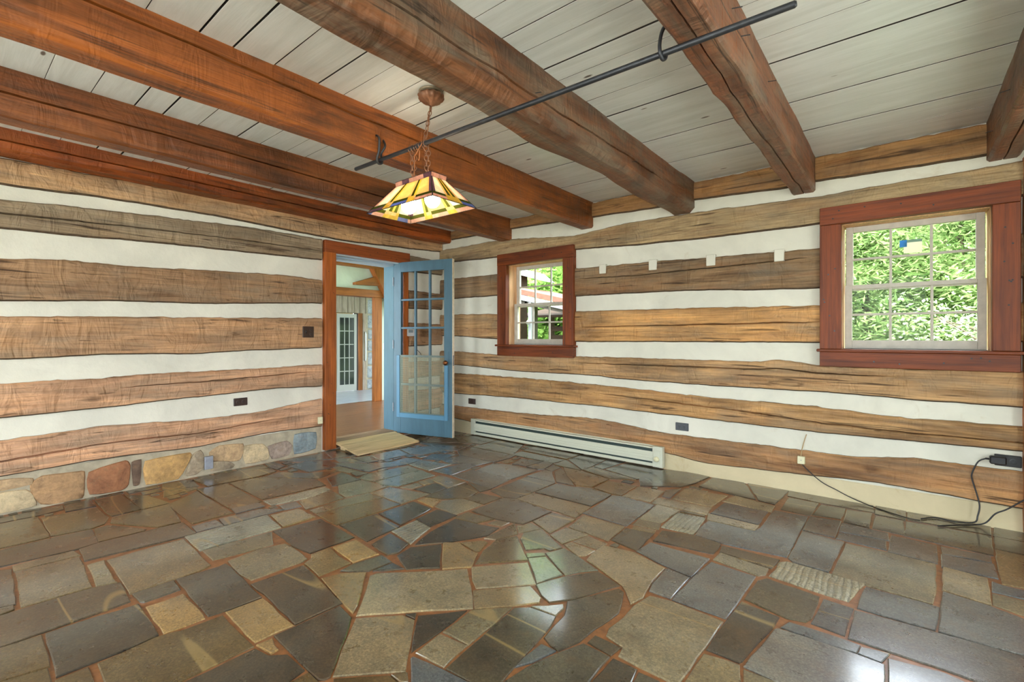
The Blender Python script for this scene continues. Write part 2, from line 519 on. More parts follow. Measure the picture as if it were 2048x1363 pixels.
# Measured layout of the room, in metres: X runs along the window wall, Y towards it, Z up.
# FLOOR_STONES: (tone, outline); FILL_*: plain rectangular stones; LEFT_LOGS / RIGHT_LOGS: upper and lower edge of every log on its wall.
FLOOR_STONES = [
    ('n',[(-2.424,0.112),(-2.387,0.276),(-2.545,0.281),(-2.665,0.284),(-2.683,0.112)]),
    ('n',[(-2.224,0.141),(-2.169,0.261),(-2.281,0.267),(-2.38,0.269),(-2.414,0.126)]),
    ('k',[(-2.4,0.285),(-2.293,0.279),(-2.291,0.388),(-2.288,0.458),(-2.303,0.58),(-2.505,0.587),(-2.637,0.59),(-2.662,0.373),(-2.662,0.293)]),
    ('n',[(-2.033,0.372),(-1.929,0.463),(-1.933,0.556),(-1.934,0.792),(-2.073,0.792),(-2.256,0.796),(-2.267,0.659),(-2.299,0.571),(-2.283,0.458),(-2.276,0.387)]),
    ('n',[(-2.171,0.271),(-2.07,0.353),(-2.169,0.36),(-2.272,0.363),(-2.274,0.274)]),
    ('d',[(-2.678,0.112),(-2.682,0.278),(-2.685,0.405),(-2.691,0.573),(-2.937,0.586),(-2.979,0.489),(-2.987,0.189),(-2.984,0.125)]),
    ('d',[(-3.091,0.103),(-3.074,0.194),(-3.058,0.243),(-3.539,0.266),(-3.567,0.228),(-3.555,0.119)]),
    ('n',[(-2.997,0.121),(-2.99,0.19),(-3.005,0.234),(-3.057,0.236),(-3.065,0.195),(-3.071,0.123)]),
    ('m',[(-3.184,0.263),(-3.005,0.254),(-2.989,0.49),(-3.272,0.508),(-3.457,0.512),(-3.485,0.274)]),
    ('m',[(-3.489,0.268),(-3.475,0.522),(-3.581,0.508),(-3.584,0.271)]),
    ('m',[(-3.211,0.517),(-2.974,0.502),(-2.949,0.576),(-3.006,0.572),(-3.292,0.589),(-3.292,0.519)]),
    ('m',[(-3.151,0.599),(-2.956,0.592),(-2.772,0.586),(-2.769,0.765),(-2.771,0.873),(-2.795,0.93),(-3.055,0.942),(-3.286,0.95),(-3.294,0.744),(-3.289,0.597)]),
    ('d',[(-2.658,0.598),(-2.636,0.611),(-2.637,0.75),(-2.764,0.757),(-2.767,0.593)]),
    ('t',[(-2.295,0.594),(-2.287,0.739),(-2.334,0.746),(-2.582,0.746),(-2.585,0.603)]),
    ('k',[(-2.467,0.755),(-2.292,0.752),(-2.277,0.831),(-2.27,0.963),(-2.315,0.965),(-2.521,0.981),(-2.755,0.986),(-2.746,0.946),(-2.767,0.767)]),
    ('m',[(-2.577,0.985),(-2.471,0.998),(-2.463,1.254),(-2.477,1.286),(-2.562,1.299),(-2.688,1.306),(-2.757,1.3),(-2.804,1.163),(-2.777,1.004)]),
    ('k',[(-2.286,0.98),(-2.114,0.967),(-1.947,0.958),(-1.942,1.171),(-2.231,1.214),(-2.418,1.237),(-2.428,0.978)]),
    ('t',[(-2.25,1.228),(-2.252,1.317),(-2.252,1.406),(-2.366,1.407),(-2.509,1.437),(-2.505,1.323),(-2.461,1.299),(-2.436,1.248)]),
    ('t',[(-2.075,1.194),(-1.835,1.155),(-1.872,1.203),(-1.97,1.292),(-2.102,1.401),(-2.187,1.311),(-2.218,1.223)]),
    ('t',[(-2.109,0.806),(-1.955,0.803),(-1.949,0.955),(-2.068,0.954),(-2.159,0.965),(-2.26,0.964),(-2.271,0.811)]),
    ('t',[(-1.837,0.813),(-1.841,0.842),(-1.882,0.846),(-1.928,0.859),(-1.935,0.799)]),
    ('k',[(-1.833,0.864),(-1.716,0.859),(-1.571,0.856),(-1.555,0.869),(-1.553,0.889),(-1.662,0.996),(-1.769,1.1),(-1.812,1.136),(-1.932,1.153),(-1.938,0.946),(-1.941,0.868)]),
    ('k',[(-1.909,0.485),(-1.636,0.697),(-1.641,0.78),(-1.655,0.85),(-1.787,0.85),(-1.836,0.803),(-1.916,0.788),(-1.92,0.558)]),
    ('n',[(-1.62,0.722),(-1.47,0.845),(-1.562,0.851),(-1.632,0.853),(-1.635,0.791)]),
    ('d',[(-2.172,1.352),(-2.102,1.42),(-2.093,1.551),(-2.202,1.564),(-2.233,1.407),(-2.218,1.325)]),
    ('d',[(-2.03,1.486),(-1.982,1.545),(-2.08,1.547),(-2.091,1.429)]),
    ('l',[(-1.896,1.244),(-1.808,1.154),(-1.6,1.376),(-1.459,1.511),(-1.592,1.635),(-1.732,1.75),(-1.902,1.571),(-2.05,1.43),(-2.055,1.388)]),
    ('l',[(-1.633,1.684),(-1.565,1.64),(-1.364,1.851),(-1.533,2.002),(-1.726,1.775)]),
    ('m',[(-1.452,1.512),(-1.336,1.637),(-1.261,1.733),(-1.278,1.771),(-1.378,1.822),(-1.564,1.619)]),
    ('l',[(-1.651,0.991),(-1.549,0.895),(-1.37,1.074),(-1.475,1.18),(-1.592,1.294),(-1.659,1.285),(-1.793,1.144)]),
    ('k',[(-1.594,1.298),(-1.623,1.329),(-1.65,1.293)]),
    ('k',[(-1.498,1.208),(-1.437,1.152),(-1.44,1.171),(-1.447,1.306),(-1.471,1.486),(-1.605,1.325)]),
    ('m',[(-1.413,1.317),(-1.3,1.319),(-1.311,1.485),(-1.332,1.625),(-1.452,1.503),(-1.456,1.489),(-1.438,1.313)]),
    ('l',[(-1.282,1.175),(-1.303,1.317),(-1.44,1.299),(-1.424,1.162)]),
    ('b',[(-1.276,1.021),(-1.079,1.183),(-1.158,1.179),(-1.272,1.167),(-1.412,1.143),(-1.412,1.129)]),
    ('d',[(-1.153,1.184),(-1.066,1.193),(-1.071,1.249),(-1.081,1.314),(-1.095,1.418),(-1.105,1.506),(-1.122,1.623),(-1.145,1.693),(-1.271,1.68),(-1.325,1.631),(-1.29,1.309),(-1.273,1.176)]),
    ('n',[(-1.476,0.857),(-1.291,1.008),(-1.347,1.023),(-1.399,1.024),(-1.535,0.891)]),
    ('m',[(-1.342,1.027),(-1.319,1.046),(-1.361,1.075),(-1.396,1.03)]),
    ('g',[(-1.486,1.971),(-1.37,1.858),(-1.319,2.01),(-1.496,2.116),(-1.56,2.038)]),
    ('g',[(-1.307,2.013),(-1.269,2.09),(-1.204,2.163),(-1.32,2.213),(-1.478,2.266),(-1.505,2.189),(-1.524,2.15)]),
    ('g',[(-1.569,2.045),(-1.505,2.128),(-1.533,2.15),(-1.607,2.082)]),
    ('d',[(-1.289,1.784),(-1.227,1.761),(-1.162,1.846),(-1.051,2.096),(-1.196,2.15),(-1.303,1.998),(-1.365,1.845)]),
    ('d',[(-1.148,1.776),(-1.122,1.721),(-1.101,1.541),(-1.059,1.521),(-1.012,1.511),(-0.978,1.61),(-0.971,1.721),(-0.948,1.882),(-0.971,1.961),(-1.01,2.056),(-1.042,2.069),(-1.172,1.821)]),
    ('m',[(-1.149,1.694),(-1.151,1.764),(-1.173,1.79),(-1.272,1.684)]),
    ('l',[(-1.038,2.101),(-1.003,2.061),(-0.94,1.981),(-0.918,2.066),(-0.929,2.122),(-0.944,2.225),(-0.947,2.4),(-1.143,2.469),(-1.326,2.44),(-1.325,2.305),(-1.307,2.223)]),
    ('b',[(-0.95,2.421),(-0.814,2.395),(-0.803,2.653),(-1.132,2.646),(-1.148,2.492)]),
    ('b',[(-0.937,2.219),(-0.922,2.139),(-0.819,2.137),(-0.815,2.385),(-0.942,2.404)]),
    ('b',[(-0.58,2.133),(-0.572,2.371),(-0.566,2.606),(-0.787,2.625),(-0.811,2.389),(-0.812,2.132)]),
    ('l',[(-0.925,1.978),(-0.919,1.86),(-0.931,1.762),(-0.916,1.709),(-0.833,1.687),(-0.823,1.63),(-0.736,1.623),(-0.624,1.62),(-0.6,1.575),(-0.595,1.643),(-0.586,1.886),(-0.582,2.105),(-0.813,2.121),(-0.903,2.1)]),
    ('d',[(-0.953,1.627),(-0.845,1.615),(-0.837,1.684),(-0.952,1.687)]),
    ('d',[(-1.067,1.251),(-1.018,1.233),(-0.838,1.38),(-0.838,1.444),(-0.844,1.606),(-0.96,1.61),(-1.006,1.502),(-1.05,1.366)]),
    ('b',[(-1.049,1.4),(-1.018,1.506),(-1.086,1.503),(-1.091,1.407),(-1.082,1.339)]),
    ('k',[(-0.828,1.388),(-0.714,1.482),(-0.724,1.533),(-0.737,1.609),(-0.833,1.608),(-0.833,1.449)]),
    ('d',[(-0.711,1.484),(-0.605,1.571),(-0.652,1.603),(-0.728,1.6),(-0.721,1.541)]),
    ('k',[(-0.574,2.142),(-0.579,2.009),(-0.58,1.876),(-0.463,1.877),(-0.456,1.892),(-0.411,2.197),(-0.406,2.289),(-0.563,2.316)]),
    ('m',[(-0.584,1.677),(-0.583,1.582),(-0.431,1.703),(-0.431,1.768),(-0.449,1.828),(-0.459,1.866),(-0.499,1.866),(-0.581,1.848)]),
    ('b',[(-0.275,1.842),(-0.047,2.029),(-0.051,2.198),(-0.135,2.205),(-0.394,2.198),(-0.405,2.185),(-0.446,1.864)]),
    ('m',[(-0.414,1.728),(-0.275,1.842),(-0.335,1.857),(-0.443,1.85)]),
    ('b',[(-0.246,2.203),(-0.135,2.215),(-0.127,2.281),(-0.209,2.288),(-0.37,2.279),(-0.389,2.215)]),
    ('b',[(-0.132,2.214),(-0.061,2.206),(-0.037,2.292),(-0.125,2.27)]),
    ('d',[(-0.382,2.3),(-0.314,2.32),(-0.299,2.368),(-0.296,2.587),(-0.52,2.621),(-0.55,2.572),(-0.559,2.35)]),
    ('b',[(-0.286,2.463),(-0.297,2.325),(-0.179,2.312),(-0.177,2.372),(-0.167,2.57),(-0.28,2.579)]),
    ('b',[(-0.167,2.417),(-0.169,2.302),(-0.033,2.3),(0.116,2.301),(0.201,2.294),(0.353,2.37),(0.385,2.585),(0.263,2.583),(0.11,2.575),(-0.164,2.557)]),
    ('b',[(-0.037,1.983),(0.182,2.159),(0.189,2.259),(0.114,2.282),(-0.044,2.252)]),
    ('l',[(-0.56,2.62),(-0.532,2.655),(-0.534,2.732),(-0.782,2.766),(-0.786,2.657)]),
    ('d',[(-0.786,2.771),(-0.523,2.741),(-0.509,2.88),(-0.8,2.865)]),
    ('s',[(-0.505,2.749),(-0.518,2.654),(-0.24,2.622),(-0.189,2.623),(-0.162,2.773),(-0.14,2.86),(-0.475,2.884),(-0.509,2.842)]),
    ('b',[(-0.154,2.667),(-0.156,2.583),(0.102,2.586),(0.125,2.82),(0.098,2.825),(-0.138,2.83)]),
    ('b',[(0.125,2.814),(0.11,2.585),(0.246,2.587),(0.395,2.6),(0.442,2.914),(0.396,2.932),(0.3,2.977),(0.144,3.006)]),
    ('l',[(-0.27,3.044),(-0.277,2.873),(-0.136,2.847),(0.103,2.836),(0.125,3.053),(0.132,3.345),(-0.072,3.359),(-0.256,3.351)]),
    ('l',[(0.142,3.021),(0.305,2.986),(0.322,3.305),(0.16,3.326)]),
    ('l',[(0.308,2.998),(0.439,2.95),(0.465,3.126),(0.423,3.133),(0.32,3.129)]),
    ('b',[(0.321,3.152),(0.469,3.15),(0.486,3.264),(0.373,3.264),(0.334,3.281)]),
    ('b',[(0.154,3.32),(0.364,3.333),(0.369,3.532),(0.16,3.51)]),
    ('b',[(0.166,3.522),(0.363,3.544),(0.369,3.658),(0.166,3.641)]),
    ('m',[(0.378,3.506),(0.37,3.28),(0.499,3.3),(0.569,3.77),(0.51,3.78),(0.399,3.791)]),
    ('b',[(-0.067,3.372),(0.141,3.356),(0.149,3.649),(-0.055,3.663)]),
    ('b',[(-0.308,3.396),(-0.069,3.388),(-0.076,3.545),(-0.301,3.508)]),
    ('b',[(-0.304,3.527),(-0.062,3.552),(-0.07,3.688),(-0.301,3.699)]),
    ('d',[(-0.655,3.728),(-0.478,3.72),(-0.465,4.037),(-0.657,4.045)]),
    ('d',[(-0.473,3.745),(-0.316,3.78),(-0.308,4.029),(-0.454,4.01)]),
    ('d',[(-0.297,3.726),(-0.162,3.713),(-0.161,4.034),(-0.299,4.009)]),
    ('d',[(-0.149,3.723),(0.004,3.715),(0.004,4.002),(-0.142,3.995)]),
    ('d',[(0.004,3.707),(0.382,3.673),(0.408,4.015),(0.226,4.013),(0.015,3.997)]),
    ('d',[(0.398,3.797),(0.572,3.79),(0.606,4.024),(0.54,4.023),(0.421,4.027)]),
    ('d',[(-0.669,4.071),(-0.461,4.05),(-0.309,4.054),(-0.148,4.058),(-0.162,4.235),(-0.687,4.235)]),
    ('d',[(-0.147,4.022),(0.012,4.015),(0.017,4.235),(-0.15,4.235)]),
    ('d',[(0.022,4.046),(0.228,4.039),(0.41,4.039),(0.428,4.235),(0.023,4.235)]),
    ('d',[(0.416,4.031),(0.616,4.04),(0.655,4.235),(0.58,4.235),(0.442,4.235)]),
    ('b',[(-0.481,3.413),(-0.314,3.406),(-0.309,3.739),(-0.476,3.708)]),
    ('b',[(-0.478,2.928),(-0.451,2.895),(-0.291,2.88),(-0.264,3.362),(-0.477,3.391)]),
    ('b',[(-0.982,3.047),(-0.967,2.916),(-0.805,2.898),(-0.486,2.939),(-0.488,3.362),(-0.488,3.688),(-0.686,3.677),(-0.69,3.286),(-0.707,3.209),(-0.975,3.197)]),
    ('l',[(-0.988,3.209),(-0.705,3.219),(-0.701,3.325),(-1.019,3.333)]),
    ('b',[(-1.009,3.346),(-0.711,3.335),(-0.71,3.624),(-0.994,3.624),(-1.005,3.372)]),
    ('l',[(-0.692,3.63),(-0.697,3.772),(-0.975,3.836),(-1.014,3.646)]),
    ('l',[(-1.04,3.479),(-1.015,3.795),(-1.326,3.741),(-1.315,3.463)]),
    ('l',[(-1.014,3.295),(-1.031,3.462),(-1.41,3.425),(-1.396,3.281)]),
    ('l',[(-1.199,2.96),(-1.185,3.269),(-1.353,3.273),(-1.34,2.946)]),
    ('s',[(-0.977,2.921),(-0.977,2.954),(-1.004,3.237),(-1.183,3.217),(-1.175,2.905)]),
    ('n',[(-1.172,3.23),(-1.016,3.251),(-1.023,3.285),(-1.18,3.261)]),
    ('m',[(-1.326,2.827),(-1.17,2.86),(-1.194,2.959),(-1.338,2.934)]),
    ('m',[(-1.304,2.765),(-1.166,2.788),(-1.179,2.849),(-1.315,2.815)]),
    ('b',[(-1.505,2.789),(-1.346,2.782),(-1.356,3.08),(-1.365,3.255),(-1.625,3.282),(-1.693,3.252),(-1.677,2.975),(-1.675,2.796)]),
    ('l',[(-1.411,3.295),(-1.426,3.598),(-1.629,3.585),(-1.628,3.286)]),
    ('l',[(-1.332,2.513),(-1.352,2.768),(-1.653,2.771),(-1.624,2.535)]),
    ('l',[(-1.519,2.309),(-1.465,2.513),(-1.629,2.518),(-1.641,2.362)]),
    ('l',[(-1.332,2.373),(-1.319,2.477),(-1.46,2.501),(-1.491,2.376)]),
    ('l',[(-1.365,2.23),(-1.338,2.262),(-1.326,2.351),(-1.492,2.363),(-1.506,2.307)]),
    ('m',[(-1.746,2.207),(-1.632,2.112),(-1.563,2.192),(-1.523,2.189),(-1.489,2.267),(-1.645,2.354),(-1.731,2.408),(-1.784,2.287)]),
    ('m',[(-1.659,2.384),(-1.655,2.676),(-1.84,2.676),(-1.851,2.469)]),
    ('m',[(-1.812,2.272),(-1.788,2.296),(-1.734,2.417),(-1.849,2.441),(-1.858,2.381),(-1.887,2.348)]),
    ('d',[(-2.06,2.343),(-1.869,2.391),(-1.861,2.467),(-1.852,2.684),(-2.203,2.73),(-2.289,2.685),(-2.285,2.351)]),
    ('m',[(-1.669,2.699),(-1.694,2.941),(-2.189,2.923),(-2.2,2.73)]),
    ('d',[(-1.697,2.952),(-1.701,3.26),(-1.893,3.3),(-2.035,3.243),(-2.176,3.225),(-2.183,2.941)]),
    ('d',[(-2.3,2.701),(-2.202,2.738),(-2.197,2.935),(-2.194,3.238),(-2.482,3.223),(-2.475,2.751)]),
    ('b',[(-2.538,3.091),(-2.529,3.441),(-2.8,3.443),(-2.995,3.38),(-2.95,3.095)]),
    ('b',[(-2.502,2.791),(-2.546,3.094),(-2.987,3.08),(-2.999,2.843)]),
    ('b',[(-2.199,3.24),(-2.404,3.492),(-2.478,3.485),(-2.495,3.238)]),
    ('b',[(-2.409,3.492),(-2.414,3.65),(-2.523,3.682),(-2.496,3.512)]),
    ('b',[(-2.538,3.46),(-2.502,3.509),(-2.544,3.716),(-2.652,3.734),(-2.673,3.467)]),
    ('b',[(-2.686,3.476),(-2.662,3.718),(-2.889,3.674),(-2.84,3.465)]),
    ('d',[(-2.201,3.256),(-2.036,3.272),(-2.212,3.453),(-2.4,3.639),(-2.382,3.493)]),
    ('n',[(-2.239,3.466),(-2.022,3.278),(-1.907,3.324),(-1.908,3.6),(-2.209,3.672),(-2.397,3.664)]),
    ('n',[(-1.708,3.281),(-1.637,3.29),(-1.645,3.578),(-1.89,3.566),(-1.888,3.319)]),
    ('b',[(-2.092,3.844),(-2.049,4.215),(-2.224,4.233),(-2.199,3.867)]),
    ('n',[(-1.905,3.61),(-1.725,3.734),(-1.813,3.763),(-2.078,3.818),(-2.198,3.848),(-2.218,3.703)]),
    ('d',[(-1.724,3.751),(-1.63,3.966),(-1.72,4.228),(-2.016,4.204),(-2.077,3.849)]),
    ('n',[(-3.086,3.934),(-2.531,3.925),(-2.518,4.233),(-3.093,4.21)]),
    ('d',[(-2.519,3.932),(-2.224,3.706),(-2.212,3.872),(-2.23,4.235),(-2.511,4.211)]),
    ('d',[(-3.08,3.72),(-2.55,3.732),(-2.53,3.9),(-3.064,3.904)]),
    ('n',[(-2.413,3.68),(-2.221,3.69),(-2.526,3.912),(-2.532,3.696)]),
    ('k',[(-1.626,3.599),(-1.368,3.78),(-1.305,3.956),(-1.272,4.206),(-1.442,4.235),(-1.708,4.167),(-1.722,3.793)]),
    ('l',[(-1.327,3.746),(-1.166,3.764),(-1.167,3.814),(-1.325,3.78)]),
    ('k',[(-1.002,3.843),(-0.832,3.833),(-0.951,4.122),(-1.012,4.235),(-1.25,4.207),(-1.26,3.884)]),
    ('k',[(-0.937,4.119),(-0.816,3.828),(-0.704,3.802),(-0.685,4.235),(-0.986,4.235)]),
    ('b',[(-1.329,3.464),(-1.349,3.746),(-1.43,3.633),(-1.392,3.465)]),
    ('d',[(-1.125,2.678),(-0.805,2.727),(-0.807,2.868),(-0.816,2.892),(-0.98,2.914),(-1.147,2.856),(-1.132,2.681)]),
    ('d',[(-1.143,2.498),(-1.167,2.784),(-1.338,2.752),(-1.326,2.535)]),
    ('k',[(-2.657,1.31),(-2.524,1.326),(-2.523,1.454),(-2.521,1.602),(-2.952,1.624),(-2.969,1.489),(-2.994,1.333)]),
    ('k',[(-2.486,1.618),(-2.412,1.612),(-2.444,1.874),(-2.742,1.904),(-2.761,1.642)]),
    ('k',[(-2.46,1.888),(-2.514,2.152),(-2.529,2.207),(-2.738,2.215),(-2.735,1.917)]),
    ('n',[(-2.774,1.632),(-2.771,1.658),(-2.76,1.889),(-2.763,2.123),(-2.969,2.123),(-3.03,1.804),(-3.043,1.641)]),
    ('m',[(-3.061,1.654),(-3.045,1.817),(-2.979,2.124),(-3.147,2.123),(-3.175,1.895),(-3.151,1.653)]),
    ('l',[(-3.327,1.976),(-3.201,1.957),(-3.156,2.142),(-3.174,2.306),(-3.455,2.293),(-3.49,2.265),(-3.502,2.072)]),
    ('l',[(-2.768,2.129),(-2.777,2.405),(-3.152,2.312),(-3.137,2.137)]),
    ('g',[(-3.368,2.315),(-3.343,2.781),(-3.544,2.807),(-3.604,2.388),(-3.561,2.291)]),
    ('g',[(-3.216,2.306),(-3.109,2.368),(-3.111,2.751),(-3.328,2.786),(-3.344,2.596),(-3.349,2.321)]),
    ('l',[(-2.979,2.401),(-2.981,2.504),(-3.074,2.525),(-3.082,2.361)]),
    ('l',[(-2.975,2.509),(-2.964,2.621),(-3.07,2.658),(-3.077,2.537)]),
    ('l',[(-2.779,2.593),(-2.776,2.792),(-3.088,2.786),(-3.059,2.656)]),
    ('k',[(-2.775,2.412),(-2.778,2.58),(-2.942,2.616),(-2.955,2.4)]),
    ('n',[(-2.756,2.336),(-2.627,2.377),(-2.489,2.505),(-2.525,2.672),(-2.76,2.775),(-2.769,2.417)]),
    ('d',[(-2.515,2.679),(-2.492,2.794),(-2.755,2.792)]),
    ('n',[(-2.307,2.5),(-2.299,2.69),(-2.505,2.663),(-2.505,2.495)]),
    ('t',[(-2.544,2.23),(-2.619,2.369),(-2.74,2.328),(-2.738,2.252)]),
    ('l',[(-2.321,2.233),(-2.317,2.489),(-2.517,2.492),(-2.594,2.361),(-2.544,2.249)]),
    ('k',[(-2.297,1.987),(-2.304,2.235),(-2.489,2.22),(-2.464,2.011)]),
    ('s',[(-2.19,1.752),(-2.281,1.98),(-2.446,2.003),(-2.426,1.794)]),
    ('d',[(-2.255,1.587),(-2.178,1.585),(-2.154,1.641),(-2.2,1.746),(-2.404,1.77),(-2.36,1.607)]),
    ('n',[(-2.252,2.193),(-2.109,2.216),(-2.068,2.337),(-2.289,2.324),(-2.294,2.204)]),
    ('k',[(-2.164,1.759),(-2.052,1.889),(-1.926,2.119),(-1.949,2.255),(-2.107,2.212),(-2.271,2.185),(-2.253,2.026),(-2.239,1.945),(-2.197,1.823)]),
    ('m',[(-1.956,2.282),(-1.952,2.358),(-2.043,2.328),(-2.053,2.26)]),
    ('t',[(-1.829,1.666),(-1.727,1.776),(-1.81,1.912),(-1.899,1.915),(-1.99,1.945),(-2.059,1.883)]),
    ('t',[(-1.836,1.915),(-1.821,1.935),(-1.86,2.049),(-1.892,2.054),(-1.984,1.947)]),
    ('n',[(-1.544,2.022),(-1.653,2.11),(-1.785,2.225),(-1.847,2.105),(-1.809,1.953),(-1.738,1.816)]),
    ('m',[(-1.851,2.11),(-1.799,2.251),(-1.924,2.375),(-1.925,2.116),(-1.915,2.074)]),
    ('d',[(-1.971,1.548),(-1.848,1.668),(-2.053,1.864),(-2.158,1.726),(-2.134,1.613)]),
    ('t',[(-2.244,1.414),(-2.224,1.562),(-2.484,1.586),(-2.494,1.443)]),
    ('b',[(-3.915,2.622),(-3.893,2.739),(-4.137,2.781),(-4.198,2.624)]),
    ('b',[(-3.892,2.749),(-3.872,3.08),(-4.126,3.143),(-4.146,2.808)]),
    ('b',[(-3.656,2.608),(-3.581,2.817),(-3.601,3.017),(-3.773,2.985),(-3.771,2.783),(-3.895,2.604)]),
    ('b',[(-4.14,2.471),(-3.93,2.622),(-4.198,2.614),(-4.337,2.51)]),
    ('b',[(-4.022,2.401),(-3.65,2.454),(-3.658,2.608),(-3.896,2.599),(-4.192,2.407)]),
    ('k',[(-3.53,2.035),(-3.502,2.093),(-3.499,2.281),(-3.818,2.298),(-3.753,2.12)]),
    ('k',[(-3.609,2.308),(-3.609,2.426),(-3.746,2.405),(-3.734,2.33)]),
    ('m',[(-3.883,2.3),(-3.748,2.329),(-3.745,2.414),(-4.008,2.392),(-4.032,2.333)]),
    ('b',[(-3.871,3.091),(-3.739,3.165),(-3.719,3.434),(-3.976,3.469),(-4.125,3.154)]),
    ('s',[(-3.267,2.817),(-3.263,3.088),(-3.589,3.014),(-3.569,2.831)]),
    ('b',[(-3.442,3.139),(-3.49,3.404),(-3.702,3.231),(-3.62,3.035)]),
    ('b',[(-3.272,3.086),(-3.215,3.175),(-3.05,3.193),(-3.025,3.386),(-3.443,3.365),(-3.443,3.13)]),
    ('b',[(-3.01,2.844),(-3.044,3.184),(-3.199,3.176),(-3.243,2.835)]),
    ('b',[(-3.707,3.444),(-3.619,3.516),(-3.661,3.764),(-3.979,3.471)]),
    ('b',[(-3.454,3.378),(-3.0,3.392),(-2.983,3.614),(-3.007,3.72),(-3.623,3.706),(-3.608,3.501)]),
    ('d',[(-3.986,3.468),(-3.673,3.765),(-3.846,3.77),(-4.211,3.477)]),
    ('n',[(-3.857,3.774),(-3.611,3.872),(-3.626,4.229),(-3.99,4.211),(-4.086,3.921)]),
    ('n',[(-3.63,3.724),(-3.046,3.73),(-3.246,4.173),(-3.618,4.218),(-3.596,3.874)]),
    ('d',[(-4.203,3.505),(-3.874,3.787),(-4.066,3.9),(-4.371,3.617)]),
    ('k',[(-4.48,0.214),(-4.458,0.453),(-4.488,0.587),(-4.607,0.598),(-4.59,0.218)]),
    ('k',[(-4.404,0.583),(-4.389,0.741),(-4.599,0.746),(-4.583,0.602)]),
    ('n',[(-3.927,0.186),(-3.933,0.261),(-3.929,0.452),(-4.438,0.452),(-4.449,0.211)]),
    ('n',[(-3.936,0.457),(-3.901,0.633),(-3.935,0.705),(-4.062,0.75),(-4.357,0.738),(-4.386,0.463)]),
    ('n',[(-4.137,0.756),(-4.062,0.767),(-4.072,0.927),(-4.585,0.918),(-4.542,0.758)]),
    ('n',[(-4.063,0.925),(-4.061,1.089),(-4.2,1.074),(-4.392,1.037),(-4.553,0.928)]),
    ('n',[(-3.923,0.731),(-3.608,0.906),(-3.595,1.025),(-4.047,1.08),(-4.023,0.76)]),
    ('d',[(-3.623,0.171),(-3.618,0.229),(-3.582,0.52),(-3.601,0.617),(-3.878,0.637),(-3.902,0.452),(-3.9,0.184)]),
    ('n',[(-3.618,0.621),(-3.606,0.836),(-3.63,0.851),(-3.892,0.716),(-3.883,0.644)]),
    ('d',[(-3.367,0.52),(-3.365,0.534),(-3.317,0.939),(-3.311,1.025),(-3.575,1.03),(-3.589,0.9),(-3.6,0.616),(-3.575,0.529)]),
    ('n',[(-3.503,1.06),(-3.506,1.302),(-4.223,1.31),(-4.033,1.064)]),
    ('n',[(-3.601,1.32),(-3.584,1.525),(-4.252,1.531),(-4.269,1.317)]),
    ('n',[(-3.691,1.544),(-3.629,1.545),(-3.589,2.02),(-3.781,2.049),(-4.215,1.794),(-4.255,1.543)]),
    ('s',[(-3.455,1.531),(-3.399,1.797),(-3.462,1.981),(-3.555,1.992),(-3.587,1.534)]),
    ('b',[(-3.475,1.305),(-3.478,1.495),(-3.58,1.495),(-3.604,1.324)]),
    ('b',[(-3.294,1.551),(-3.276,1.66),(-3.402,1.68),(-3.404,1.562)]),
    ('m',[(-3.194,1.646),(-3.202,1.945),(-3.449,1.982),(-3.39,1.696)]),
    ('b',[(-3.317,1.18),(-3.305,1.442),(-3.303,1.563),(-3.447,1.449),(-3.46,1.198)]),
    ('b',[(-3.332,1.031),(-3.326,1.178),(-3.46,1.179),(-3.455,1.042)]),
    ('s',[(-3.029,0.953),(-3.01,1.392),(-3.291,1.432),(-3.31,0.961)]),
    ('m',[(-2.849,0.957),(-2.809,1.164),(-2.802,1.252),(-2.986,1.326),(-3.023,0.962)]),
    ('t',[(-3.007,1.404),(-3.01,1.618),(-3.241,1.621),(-3.263,1.439)]),
    ('d',[(-4.504,1.743),(-4.463,1.951),(-4.618,1.966),(-4.6,1.736)]),
    ('d',[(-4.456,1.957),(-4.346,1.977),(-4.412,2.078),(-4.647,2.077),(-4.628,1.988)]),
    ('b',[(-4.457,2.253),(-4.294,2.492),(-4.599,2.568),(-4.638,2.129)]),
    ('b',[(-4.045,2.12),(-4.024,2.439),(-4.27,2.433),(-4.416,2.276),(-4.381,2.082)]),
    ('n',[(-4.246,1.776),(-4.296,1.945),(-4.419,1.958),(-4.587,1.719),(-4.588,1.388),(-4.282,1.403)]),
    ('n',[(-3.799,2.059),(-3.851,2.213),(-3.896,2.333),(-4.032,2.095),(-4.254,1.952),(-4.208,1.8)]),
    ('b',[(-4.309,2.496),(-4.258,2.722),(-4.592,2.705),(-4.608,2.582)]),
    ('k',[(-4.45,1.144),(-4.343,1.362),(-4.612,1.387),(-4.656,1.198)]),
    ('n',[(-4.253,1.101),(-4.282,1.333),(-4.335,1.346),(-4.442,1.151)]),
]
